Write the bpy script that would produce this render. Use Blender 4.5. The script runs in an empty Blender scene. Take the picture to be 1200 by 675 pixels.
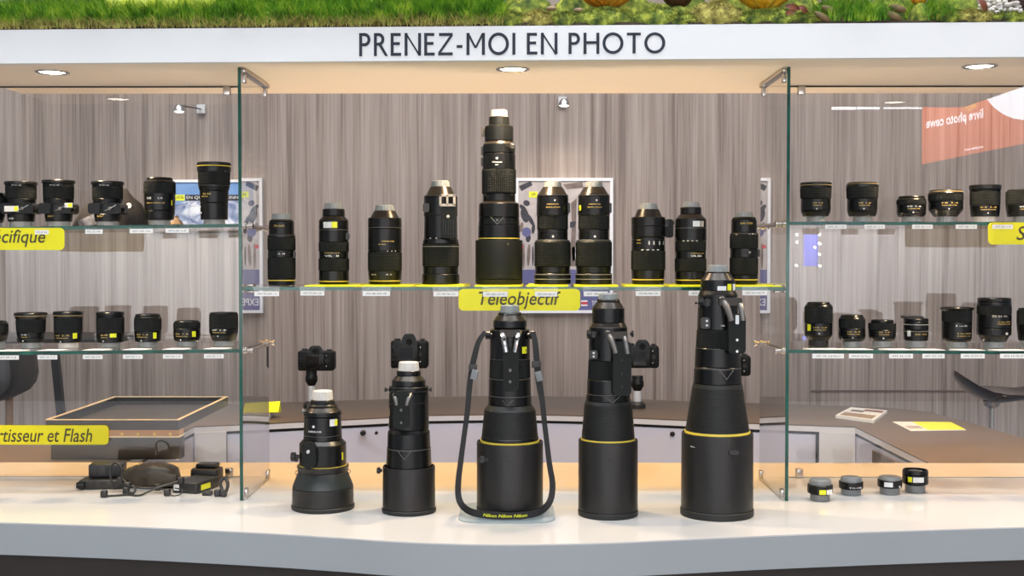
import bpy, math, random
from mathutils import Vector, Matrix, Euler, noise
random.seed(7)
C = bpy.context.scene.collection
PI = math.pi

# ---------------------------------------------------------------- camera and measuring helpers
F = 1400.0
CZ = 0.90                       # counter height
CAM = Vector((0, 0, CZ + 0.611))
PITCH = math.atan(32.5 / F); YAW = math.atan(6.5 / F)
ROT = Euler((PI / 2 - PITCH, 0, YAW), 'XYZ').to_matrix()

def ray(px, py):
    return ROT @ Vector(((px - 600) / F, (337.5 - py) / F, -1))
def P(px, py, Y):
    d = ray(px, py); return CAM + d * (Y / d.y)
def G(px, py, z=CZ):
    d = ray(px, py); return CAM + d * ((z - CAM.z) / d.z)
def S(Y): return Y / F

# ---------------------------------------------------------------- materials
M = {}
def newmat(name):
    m = bpy.data.materials.new(name); m.use_nodes = True
    M[name] = m
    nt = m.node_tree
    return m, nt, nt.nodes['Principled BSDF']
def mat(name, col, rough=0.5, metal=0.0, spec=0.5, var=0.06, vscale=40, bump=0.0, bscale=200, trans=0.0, emit=None, estr=0, coat=0):
    m, nt, b = newmat(name)
    N, L = nt.nodes, nt.links
    b.inputs['Roughness'].default_value = rough
    b.inputs['Metallic'].default_value = metal
    b.inputs['Specular IOR Level'].default_value = spec
    b.inputs['Transmission Weight'].default_value = trans
    b.inputs['Coat Weight'].default_value = coat
    tc = N.new('ShaderNodeTexCoord')
    nz = N.new('ShaderNodeTexNoise'); nz.inputs['Scale'].default_value = vscale; nz.inputs['Detail'].default_value = 3
    L.new(tc.outputs['Object'], nz.inputs['Vector'])
    cr = N.new('ShaderNodeValToRGB')
    c = Vector(col)
    cr.color_ramp.elements[0].position = 0.3; cr.color_ramp.elements[1].position = 0.7
    cr.color_ramp.elements[0].color = (*(c * (1 - var)), 1); cr.color_ramp.elements[1].color = (*(c * (1 + var)), 1)
    L.new(nz.outputs['Fac'], cr.inputs['Fac']); L.new(cr.outputs['Color'], b.inputs['Base Color'])
    if bump:
        n2 = N.new('ShaderNodeTexNoise'); n2.inputs['Scale'].default_value = bscale
        L.new(tc.outputs['Object'], n2.inputs['Vector'])
        bp = N.new('ShaderNodeBump'); bp.inputs['Strength'].default_value = bump; bp.inputs['Distance'].default_value = 0.002
        L.new(n2.outputs['Fac'], bp.inputs['Height']); L.new(bp.outputs['Normal'], b.inputs['Normal'])
    if emit:
        b.inputs['Emission Color'].default_value = (*emit, 1); b.inputs['Emission Strength'].default_value = estr
    return m
def srgb(r, g, b):
    f = lambda v: (v / 255 / 12.92) if v / 255 <= 0.04045 else ((v / 255 + 0.055) / 1.055) ** 2.4
    return (f(r), f(g), f(b))

mat('black', (0.0045, 0.0052, 0.0052), 0.27, spec=0.36, bump=0.08, bscale=900)
mat('black_matte', (0.009, 0.010, 0.0095), 0.5, bump=0.2, bscale=700)
mat('rubber', (0.006, 0.0078, 0.007), 0.55, spec=0.25)
mat('hood', (0.014, 0.013, 0.012), 0.36, spec=0.42, bump=0.15, bscale=900)
mat('hood_green', (0.024, 0.030, 0.028), 0.3)
mat('bronze_black', (0.03, 0.026, 0.022), 0.3, metal=0.6)
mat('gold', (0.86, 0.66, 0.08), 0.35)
mat('goldtext', (0.55, 0.39, 0.10), 0.4)
mat('whitetext', (0.7, 0.7, 0.7), 0.5)
mat('cap_grey', (0.22, 0.235, 0.24), 0.35, trans=0.15)
mat('cap_clear', (0.36, 0.39, 0.39), 0.25, trans=0.35)
mat('cap_white', (0.62, 0.60, 0.55), 0.4)
mat('silver', (0.6, 0.6, 0.6), 0.22, metal=1.0)
mat('foot_silver', (0.20, 0.19, 0.18), 0.42, metal=0.8)
mat('chrome', (0.50, 0.47, 0.44), 0.22, metal=1.0)
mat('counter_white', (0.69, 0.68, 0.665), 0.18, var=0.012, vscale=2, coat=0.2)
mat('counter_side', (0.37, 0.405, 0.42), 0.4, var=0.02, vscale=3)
mat('line_brown', (0.11, 0.075, 0.062), 0.5)
mat('base_dark', (0.028, 0.022, 0.018), 0.5)
mat('canopy_white', (0.75, 0.77, 0.775), 0.45, var=0.012, vscale=1.5)
mat('soffit_warm_bounce', (0.92, 0.80, 0.67), 0.5, var=0.012, vscale=1.5)  # warm light bounced off the counter is put into this base colour
mat('shade_blue', (0.36, 0.43, 0.45), 0.2)
mat('rim_gold', (0.34, 0.25, 0.12), 0.35)
mat('letter', srgb(40, 46, 58), 0.6, spec=0.3)
mat('yellow', (0.80, 0.74, 0.0), 0.4, var=0.02)
mat('yellow_sheet', (0.88, 0.90, 0.0), 0.4, var=0.02)
mat('yellow_tag', (0.75, 0.78, 0.02), 0.4)
mat('signtext', (0.05, 0.045, 0.015), 0.5)
mat('card_white', (0.82, 0.82, 0.78), 0.5, var=0.02)
mat('cardtext', (0.06, 0.06, 0.06), 0.5)
mat('sticker', (0.72, 0.74, 0.74), 0.4)
mat('desk_top', (0.115, 0.085, 0.062), 0.42, var=0.06, vscale=6)
mat('desk_white', (0.66, 0.665, 0.71), 0.3, var=0.02, vscale=2)
mat('desk_panel', (0.62, 0.63, 0.76), 0.35, var=0.04, vscale=2)
mat('gap_black', (0.01, 0.01, 0.012), 0.5)
mat('case_black', (0.011, 0.010, 0.010), 0.4)
mat('case_floor', (0.02, 0.021, 0.022), 0.5)
mat('case_rim', (0.72, 0.62, 0.42), 0.35)
mat('copper', (0.45, 0.26, 0.12), 0.35, metal=0.5)
mat('white_frame', (0.80, 0.80, 0.82), 0.4, var=0.01)
mat('fabric_dark', (0.014, 0.014, 0.018), 0.8, var=0.2, bump=0.5, bscale=150)
mat('fabric_check', (0.14, 0.15, 0.19), 0.8, var=0.5, vscale=90)
mat('leather', (0.045, 0.034, 0.020), 0.38, var=0.4, vscale=25, bump=0.6, bscale=60)
mat('plastic', (0.022, 0.021, 0.020), 0.4)
mat('strap', (0.009, 0.009, 0.010), 0.6, bump=0.3, bscale=500)
mat('tan', (0.30, 0.21, 0.13), 0.6, var=0.2)
mat('soil', (0.03, 0.018, 0.010), 0.9, var=0.5, vscale=60)
mat('grey_tag', (0.45, 0.42, 0.38), 0.35)
mat('stool_shell', (0.018, 0.011, 0.014), 0.12, coat=0.5)
mat('wood_leg', (0.35, 0.18, 0.07), 0.4)
mat('glassdark', (0.01, 0.012, 0.02), 0.05, coat=0.6)
mat('lcd', (0.004, 0.004, 0.005), 0.08)
mat('post_white', (0.62, 0.63, 0.64), 0.3)
mat('bulb', (1, 1, 1), 0.3, emit=(1, 0.93, 0.80), estr=9)
mat('bulb_spot', (1, 1, 1), 0.3, emit=(1, 0.95, 0.85), estr=6)
mat('pod', (0.15, 0.095, 0.035), 0.5, var=0.3, vscale=60)
mat('cone_brown', (0.06, 0.03, 0.025), 0.6, var=0.3)
mat('maroon', (0.05, 0.018, 0.012), 0.35, var=0.2)
mat('stem_pale', (0.35, 0.33, 0.16), 0.6)
mat('gourd', (0.62, 0.70, 0.09), 0.35, var=0.12, vscale=25)
mat('leaf_red', (0.20, 0.06, 0.03), 0.5, var=0.4)
mat('pebble', (0.55, 0.52, 0.48), 0.6, var=0.25, vscale=30)

def glass_mat(name, tint, rscale):
    m, nt, b = newmat(name); N, L = nt.nodes, nt.links
    N.remove(b)
    out = N['Material Output']
    tr = N.new('ShaderNodeBsdfTransparent'); tr.inputs['Color'].default_value = (*tint, 1)
    gl = N.new('ShaderNodeBsdfGlossy'); gl.inputs['Roughness'].default_value = 0.0
    fr = N.new('ShaderNodeFresnel'); fr.inputs['IOR'].default_value = 1.5
    geo = N.new('ShaderNodeNewGeometry')
    inv = N.new('ShaderNodeMath'); inv.operation = 'SUBTRACT'; inv.inputs[0].default_value = 1
    L.new(geo.outputs['Backfacing'], inv.inputs[1])
    m1 = N.new('ShaderNodeMath'); m1.operation = 'MULTIPLY'
    L.new(fr.outputs['Fac'], m1.inputs[0]); L.new(inv.outputs[0], m1.inputs[1])
    m2 = N.new('ShaderNodeMath'); m2.operation = 'MULTIPLY'; m2.use_clamp = True
    L.new(m1.outputs[0], m2.inputs[0]); m2.inputs[1].default_value = rscale
    mx = N.new('ShaderNodeMixShader')
    L.new(m2.outputs[0], mx.inputs[0]); L.new(tr.outputs[0], mx.inputs[1]); L.new(gl.outputs[0], mx.inputs[2])
    L.new(mx.outputs[0], out.inputs['Surface'])
glass_mat('glass', (0.985, 0.992, 0.988), 2.5)
glass_mat('acrylic', (0.97, 0.97, 0.97), 1.5)
mat('glass_edge', (0.006, 0.075, 0.052), 0.12, var=0.5, vscale=14, emit=None)
mat('glass_edge_light', (0.05, 0.23, 0.17), 0.12, var=0.3, vscale=9)

def ramp_mat(name, stops, rough, scale, detail=4, mapping=(1, 1, 1), bump=0, dist=0.0):
    m, nt, b = newmat(name); N, L = nt.nodes, nt.links
    tc = N.new('ShaderNodeTexCoord'); mp = N.new('ShaderNodeMapping'); mp.inputs['Scale'].default_value = mapping
    nz = N.new('ShaderNodeTexNoise'); nz.inputs['Scale'].default_value = scale; nz.inputs['Detail'].default_value = detail
    nz.inputs['Distortion'].default_value = dist
    cr = N.new('ShaderNodeValToRGB')
    e = cr.color_ramp.elements
    while len(e) < len(stops): e.new(0.5)
    for i, (p, c) in enumerate(stops): e[i].position = p; e[i].color = (*c, 1)
    L.new(tc.outputs['Object'], mp.inputs[0]); L.new(mp.outputs[0], nz.inputs[0]); L.new(nz.outputs['Fac'], cr.inputs[0])
    L.new(cr.outputs[0], b.inputs['Base Color']); b.inputs['Roughness'].default_value = rough
    if bump:
        bp = N.new('ShaderNodeBump'); bp.inputs['Strength'].default_value = bump; bp.inputs['Distance'].default_value = 0.003
        L.new(nz.outputs['Fac'], bp.inputs['Height']); L.new(bp.outputs[0], b.inputs['Normal'])
    return m
ramp_mat('grass', [(0.32, (0.02, 0.09, 0.005)), (0.5, (0.12, 0.33, 0.012)), (0.66, (0.42, 0.60, 0.05))], 0.5, 28)
ramp_mat('straw', [(0.3, (0.16, 0.11, 0.03)), (0.55, (0.50, 0.45, 0.12)), (0.75, (0.55, 0.62, 0.12))], 0.6, 60)
ramp_mat('moss', [(0.32, (0.03, 0.06, 0.008)), (0.5, (0.14, 0.19, 0.02)), (0.68, (0.40, 0.44, 0.06))], 0.9, 42, bump=0.8)
ramp_mat('moss_yellow', [(0.32, (0.08, 0.07, 0.015)), (0.5, (0.27, 0.24, 0.05)), (0.68, (0.52, 0.48, 0.13))], 0.9, 48, bump=0.8)
ramp_mat('pumpkin', [(0.3, (0.48, 0.14, 0.012)), (0.55, (0.68, 0.25, 0.02)), (0.75, (0.75, 0.40, 0.04))], 0.35, 22)
ramp_mat('squash', [(0.3, (0.62, 0.22, 0.01)), (0.5, (0.80, 0.42, 0.02)), (0.7, (0.85, 0.55, 0.08))], 0.4, 60, bump=0.5)

def wood_mat():
    m, nt, b = newmat('wall_wood'); N, L = nt.nodes, nt.links
    tc = N.new('ShaderNodeTexCoord')
    def nz(sx, sz, dist, detail=4):
        mp = N.new('ShaderNodeMapping'); mp.inputs['Scale'].default_value = (sx, 1, sz)
        n = N.new('ShaderNodeTexNoise'); n.inputs['Scale'].default_value = 1; n.inputs['Detail'].default_value = detail; n.inputs['Distortion'].default_value = dist
        L.new(tc.outputs['Object'], mp.inputs[0]); L.new(mp.outputs[0], n.inputs[0]); return n
    a = nz(34, 0.8, 0.35, 6); f = nz(150, 2.2, 0.0, 3); g = nz(9, 0.3, 0.3, 2)
    m1 = N.new('ShaderNodeMixRGB'); m1.inputs[0].default_value = 0.42; L.new(a.outputs['Fac'], m1.inputs[1]); L.new(f.outputs['Fac'], m1.inputs[2])
    m2 = N.new('ShaderNodeMixRGB'); m2.inputs[0].default_value = 0.22; L.new(m1.outputs[0], m2.inputs[1]); L.new(g.outputs['Fac'], m2.inputs[2])
    cr = N.new('ShaderNodeValToRGB'); e = cr.color_ramp.elements; e.new(0.5); e.new(0.6)
    for i, (p, c) in enumerate([(0.38, (0.17, 0.128, 0.108)), (0.46, (0.265, 0.21, 0.178)), (0.54, (0.325, 0.262, 0.225)), (0.64, (0.41, 0.345, 0.30))]):
        e[i].position = p; e[i].color = (*c, 1)
    L.new(m2.outputs[0], cr.inputs[0]); L.new(cr.outputs[0], b.inputs['Base Color'])
    b.inputs['Roughness'].default_value = 0.45
wood_mat()
ramp_mat('snow', [(0.36, srgb(96, 116, 158)), (0.5, srgb(170, 180, 205)), (0.62, srgb(235, 238, 245))], 0.4, 16, 6, dist=0.8)
mat('sky_print', srgb(110, 150, 205), 0.4, var=0.08, vscale=6)
mat('print_grey', srgb(178, 170, 168), 0.4, var=0.16, vscale=22)
mat('print_dark', srgb(48, 46, 56), 0.4, var=0.3, vscale=40)
mat('print_brown', srgb(112, 98, 92), 0.4, var=0.25, vscale=30)
mat('print_violet', srgb(92, 92, 138), 0.4, var=0.05)
mat('print_blue', srgb(40, 50, 120), 0.4)
mat('print_red', srgb(190, 60, 70), 0.4)
mat('print_black', srgb(30, 30, 34), 0.4)
mat('hall_wall', (0.62, 0.62, 0.63), 0.6)
mat('hall_white', (0.85, 0.85, 0.86), 0.5)
mat('hall_dark', (0.10, 0.10, 0.11), 0.7)
mat('hall_floor', (0.20, 0.20, 0.21), 0.5, var=0.1, vscale=2)
mat('banner_orange', (0.75, 0.16, 0.05), 0.5, emit=(0.85, 0.17, 0.05), estr=1.7)
mat('banner_white', (0.85, 0.85, 0.85), 0.5, emit=(0.9, 0.9, 1.0), estr=6.5)
mat('banner_gold', (0.8, 0.45, 0.05), 0.5, emit=(0.9, 0.5, 0.05), estr=2.6)
mat('tube', (1, 1, 1), 0.5, emit=(0.93, 0.96, 1.0), estr=7)
mat('blue_glow', (0.2, 0.25, 0.9), 0.5, emit=(0.22, 0.28, 1.0), estr=5)
mat('spark', (1, 1, 1), 0.5, emit=(1, 0.97, 0.9), estr=25)

# ---------------------------------------------------------------- mesh builder
class MB:
    def __init__(s): s.v = []; s.f = []
    def add(s, vs, fs):
        b = len(s.v); s.v += [Vector(v) for v in vs]; s.f += [tuple(b + i for i in f) for f in fs]; return s
    def box(s, a, b, bev=0.0):
        x0, y0, z0 = [min(a[i], b[i]) for i in range(3)]; x1, y1, z1 = [max(a[i], b[i]) for i in range(3)]
        if bev <= 0:
            return s.add([(x0,y0,z0),(x1,y0,z0),(x1,y1,z0),(x0,y1,z0),(x0,y0,z1),(x1,y0,z1),(x1,y1,z1),(x0,y1,z1)],
                  [(0,3,2,1),(4,5,6,7),(0,1,5,4),(1,2,6,5),(2,3,7,6),(3,0,4,7)])
        e = min(bev, (x1-x0)*.45, (y1-y0)*.45, (z1-z0)*.45)
        def rr(x0, y0, x1, y1, z, e2):
            pts = []
            for cx, cy, a0 in ((x1-e2, y1-e2, 0), (x0+e2, y1-e2, 90), (x0+e2, y0+e2, 180), (x1-e2, y0+e2, 270)):
                for k in range(4):
                    t = math.radians(a0 + 30 * k); pts.append((cx + e2*math.cos(t), cy + e2*math.sin(t), z))
            return pts
        rings = [rr(x0+e*.6, y0+e*.6, x1-e*.6, y1-e*.6, z0, e*.5), rr(x0+e*.15, y0+e*.15, x1-e*.15, y1-e*.15, z0+e*.35, e*.9), rr(x0, y0, x1, y1, z0+e, e),
                 rr(x0, y0, x1, y1, z1-e, e), rr(x0+e*.15, y0+e*.15, x1-e*.15, y1-e*.15, z1-e*.35, e*.9), rr(x0+e*.6, y0+e*.6, x1-e*.6, y1-e*.6, z1, e*.5)]
        return s.loft(rings)
    def loft(s, rings, cap=True):
        n = len(rings[0]); vs = [p for r in rings for p in r]; fs = []
        for i in range(len(rings) - 1):
            for k in range(n):
                k2 = (k + 1) % n; fs.append((i*n+k, i*n+k2, (i+1)*n+k2, (i+1)*n+k))
        if cap: fs.append(tuple(range(n-1, -1, -1))); fs.append(tuple((len(rings)-1)*n + k for k in range(n)))
        return s.add(vs, fs)
    def lathe(s, prof, c=(0,0,0), n=48, axis='Z', mod=None):
        # prof: (r, t) from low t to high t
        vs, fs = [], []; c = Vector(c)
        idx = []
        for (r, t) in prof:
            if r < 1e-6:
                idx.append([len(vs)]); p = (0, 0, t); vs.append(p)
            else:
                row = []
                for k in range(n):
                    a = 2*PI*k/n; rr = r*(mod(k, a) if mod else 1)
                    row.append(len(vs)); vs.append((rr*math.cos(a), rr*math.sin(a), t))
                idx.append(row)
        for A, B in zip(idx, idx[1:]):
            for k in range(n):
                k2 = (k+1) % n
                if len(A) == 1 and len(B) == 1: continue
                if len(A) == 1: fs.append((A[0], B[k2], B[k]))
                elif len(B) == 1: fs.append((A[k], A[k2], B[0]))
                else: fs.append((A[k], A[k2], B[k2], B[k]))
        if axis == 'Z': T = lambda p: Vector(p) + c
        elif axis == 'Y': T = lambda p: Vector((p[0], -p[2], p[1])) + c     # +t towards -Y (viewer)
        else: T = lambda p: Vector((p[2], p[1], -p[0])) + c
        return s.add([T(p) for p in vs], fs)
    def tube(s, pts, r, n=8, cap=True):
        pts = [Vector(p) for p in pts]; rings = []
        rs = r if isinstance(r, (list, tuple)) else [r]*len(pts)
        up = None
        for i, p in enumerate(pts):
            t = (pts[min(i+1, len(pts)-1)] - pts[max(i-1, 0)])
            t = t.normalized() if t.length > 1e-9 else Vector((0,0,1))
            if up is None: up = t.orthogonal().normalized()
            up = (up - t*up.dot(t)); up = up.normalized() if up.length > 1e-6 else t.orthogonal().normalized()
            b = t.cross(up)
            rings.append([p + (up*math.cos(2*PI*k/n) + b*math.sin(2*PI*k/n))*rs[i] for k in range(n)])
        return s.loft(rings, cap)
    def ribbon(s, pts, w, th, nrm):
        rings = []
        pts = [Vector(p) for p in pts]
        ws = w if isinstance(w, (list, tuple)) else [w]*len(pts)
        ns = nrm if isinstance(nrm, list) else [Vector(nrm)]*len(pts)
        for i, p in enumerate(pts):
            t = (pts[min(i+1, len(pts)-1)] - pts[max(i-1, 0)]).normalized()
            nn = ns[i] - t*ns[i].dot(t); nn.normalize(); b = t.cross(nn)
            rings.append([p + b*ws[i]/2 + nn*th/2, p - b*ws[i]/2 + nn*th/2, p - b*ws[i]/2 - nn*th/2, p + b*ws[i]/2 - nn*th/2])
        return s.loft(rings)
    def prism(s, outline, y0, y1):           # outline in XZ, extruded along Y
        a = [(x, y0, z) for x, z in outline]; b = [(x, y1, z) for x, z in outline]
        n = len(outline)
        return s.add(a + b, [tuple(range(n)), tuple(range(2*n-1, n-1, -1))] + [(k, n+k, n+(k+1) % n, (k+1) % n) for k in range(n)])
    def sphere(s, c, r, n=20, m=12, f=None):
        c = Vector(c); R = Vector(r) if isinstance(r, (list, tuple, Vector)) else Vector((r, r, r))
        rows = []; vs = []; fs = []
        for j in range(m+1):
            th = PI*j/m
            if j in (0, m): rows.append([len(vs)]); d = Vector((0,0,-math.cos(th))); q = f(d) if f else 1; vs.append(c + Vector((d.x*R.x, d.y*R.y, d.z*R.z))*q)
            else:
                row = []
                for k in range(n):
                    a = 2*PI*k/n; d = Vector((math.sin(th)*math.cos(a), math.sin(th)*math.sin(a), -math.cos(th))); q = f(d) if f else 1
                    row.append(len(vs)); vs.append(c + Vector((d.x*R.x, d.y*R.y, d.z*R.z))*q)
                rows.append(row)
        for A, B in zip(rows, rows[1:]):
            for k in range(n):
                k2 = (k+1) % n
                if len(A) == 1: fs.append((A[0], B[k2], B[k]))
                elif len(B) == 1: fs.append((A[k], A[k2], B[0]))
                else: fs.append((A[k], A[k2], B[k2], B[k]))
        return s.add(vs, fs)
    def xf(s, mtx, start=0):
        for i in range(start, len(s.v)): s.v[i] = mtx @ s.v[i]
        return s
    def build(s, name, m, parent=None, origin=None, sharp=32):
        me = bpy.data.meshes.new(name)
        o0 = Vector(origin) if origin is not None else Vector((0,0,0))
        me.from_pydata([tuple(v - o0) for v in s.v], [], s.f); me.update()
        me.materials.append(M[m])
        me.polygons.foreach_set('use_smooth', [True]*len(me.polygons))
        if sharp is not None: me.set_sharp_from_angle(angle=math.radians(sharp))
        o = bpy.data.objects.new(name, me); C.objects.link(o)
        if parent is not None: o.parent = parent
        elif origin is not None: o.location = o0
        return o
def rrect(x0, z0, x1, z1, r, n=5):
    pts = []
    for cx, cz, a0 in ((x1-r, z1-r, 0), (x0+r, z1-r, 90), (x0+r, z0+r, 180), (x1-r, z0+r, 270)):
        for k in range(n+1):
            t = math.radians(a0 + 90*k/n); pts.append((cx + r*math.cos(t), cz + r*math.sin(t)))
    return pts
def thing(name, loc, label, cat, group=None, kind=None):
    o = bpy.data.objects.new(name, None); C.objects.link(o); o.location = loc; o.empty_display_size = 0.05
    return tag(o, label, cat, group, kind)
def tag(o, label=None, cat=None, group=None, kind=None):
    if label: o['label'] = label
    if cat: o['category'] = cat
    if group: o['group'] = group
    if kind: o['kind'] = kind
    return o

# text as mesh data: list of verts (x,y) and faces
_tc = {}
def text_geo(s, size, shear=0.0, res=3, offset=0.0, spacing=1.0):
    k = (s, size, shear, res, offset, spacing)
    if k in _tc: return _tc[k]
    cu = bpy.data.curves.new('t', 'FONT'); cu.body = s; cu.size = size; cu.shear = shear; cu.resolution_u = res
    cu.offset = offset; cu.space_character = spacing
    o = bpy.data.objects.new('t', cu); C.objects.link(o)
    dg = bpy.context.evaluated_depsgraph_get(); ev = o.evaluated_get(dg); me = ev.to_mesh()
    vs = [(v.co.x, v.co.y) for v in me.vertices]; fs = [tuple(p.vertices) for p in me.polygons]
    ev.to_mesh_clear(); bpy.data.objects.remove(o); bpy.data.curves.remove(cu)
    _tc[k] = (vs, fs); return _tc[k]
def text_flat(s, x0, x1, z0, z1, Y, m, name, parent, origin, shear=0.0, th=0.0008, bold=0.0, align=None):
    """text fitted in a rectangle on a plane facing the viewer (-Y)"""
    vs, fs = text_geo(s, 1.0, shear, 3, bold)
    ax, bx = min(v[0] for v in vs), max(v[0] for v in vs); az, bz = min(v[1] for v in vs), max(v[1] for v in vs)
    V = [(x0 + (v[0]-ax)/(bx-ax)*(x1-x0), Y, z0 + (v[1]-az)/(bz-az)*(z1-z0)) for v in vs]
    return MB().add(V, fs).build(name, m, parent, origin)
def text_wrap(mb, s, xc, zc, h, r, shear=0.0, width=None):
    """text wrapped round a vertical cylinder of radius r, local coords, facing -Y; xc = lateral offset of its centre"""
    vs, fs = text_geo(s, 1.0, shear, 1, 0.02)
    ax, bx = min(v[0] for v in vs), max(v[0] for v in vs); az, bz = min(v[1] for v in vs), max(v[1] for v in vs)
    sc = h/(bz-az); w = (bx-ax)*sc; sx = sc if not width else width/(bx-ax)
    w = (bx-ax)*sx; a0 = math.asin(max(-.95, min(.95, xc/r)))
    V = []
    for v in vs:
        a = a0 + ((v[0]-ax)*sx - w/2)/r
        V.append((r*math.sin(a), -r*math.cos(a), zc + (v[1]-az)*sc - h/2))
    mb.add(V, fs)
def patch(mb, xc, zc, w, h, r, n=6):
    a0 = math.asin(max(-.97, min(.97, xc/r))); V = []; Fc = []
    for i in range(n+1):
        a = a0 + (i/n - .5)*w/r
        for z in (zc-h/2, zc+h/2): V.append((r*math.sin(a), -r*math.cos(a), z))
    for i in range(n): Fc.append((2*i, 2*i+2, 2*i+3, 2*i+1))
    mb.add(V, Fc)

# ================================================================= SETTING
def structure(o): return tag(o, kind='structure')
WY = 6.5
structure(MB().box((-6.5, -9, -0.1), (6.5, 7.2, 0)).build('floor', 'hall_floor'))
structure(MB().box((-6.5, WY, 0), (6.5, WY+0.1, 3.6)).build('wall_back', 'wall_wood'))
structure(MB().box((-6.5, -9.1, 0), (6.5, -9, 5.5)).build('wall_front', 'hall_dark'))
tr = MB()  # thin brown line along the right part of the wall
zt = P(1000, 458, WY).z
tr.box((P(950, 458, WY).x, WY-0.006, zt-0.004), (4.5, WY, zt+0.004))
structure(tr.build('wall_line', 'line_brown'))

# ================================================================= COUNTER
def counter():
    pts = [(-330, 606), (-60, 610.5), (0, 612), (150, 617), (300, 624), (400, 630), (450, 633.5), (520, 636.8), (600, 638), (700, 636.3), (800, 632), (900, 627.5), (1050, 622), (1200, 617.5), (1270, 616), (1540, 610)]
    fr = [G(x, y) for x, y in pts]
    # smooth
    out = []
    for i in range(len(fr)-1):
        for t in range(4):
            p0, p1, p2, p3 = fr[max(i-1,0)], fr[i], fr[i+1], fr[min(i+2, len(fr)-1)]; u = t/4
            out.append(0.5*((2*p1) + (-p0+p2)*u + (2*p0-5*p1+4*p2-p3)*u*u + (-p0+3*p1-3*p2+p3)*u**3))
    out.append(fr[-1]); n = len(out)
    YB = 3.594; th = 0.076
    t = thing('display_counter', (0, 3.1, 0), 'long white display counter with a bowed front edge carrying the lenses', 'counter')
    o0 = t.location
    def slab(z0, z1, inset=0.0, yb=YB, m='counter_white', name='x'):
        V = []
        for p in out: V.append((p.x, p.y+inset, z0))
        for p in out: V.append((p.x, p.y+inset, z1))
        for p in out: V.append((p.x, yb, z0))
        for p in out: V.append((p.x, yb, z1))
        Fc = []
        for i in range(n-1):
            Fc.append((i, i+1, n+i+1, n+i)); Fc.append((n+i, n+i+1, 3*n+i+1, 3*n+i)); Fc.append((2*n+i+1, 2*n+i, 3*n+i, 3*n+i+1)); Fc.append((i+1, i, 2*n+i, 2*n+i+1))
        Fc.append((0, n, 3*n, 2*n)); Fc.append((n-1, 3*n-1, 4*n-1, 2*n-1))
        return MB().add(V, Fc).build(name, m, t, o0)
    slab(CZ-0.003, CZ, 0, m='counter_white', name='worktop')
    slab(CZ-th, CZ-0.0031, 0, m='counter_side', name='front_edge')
    slab(0, CZ-th-0.0005, 0.02, m='base_dark', name='plinth')
counter()

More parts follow.
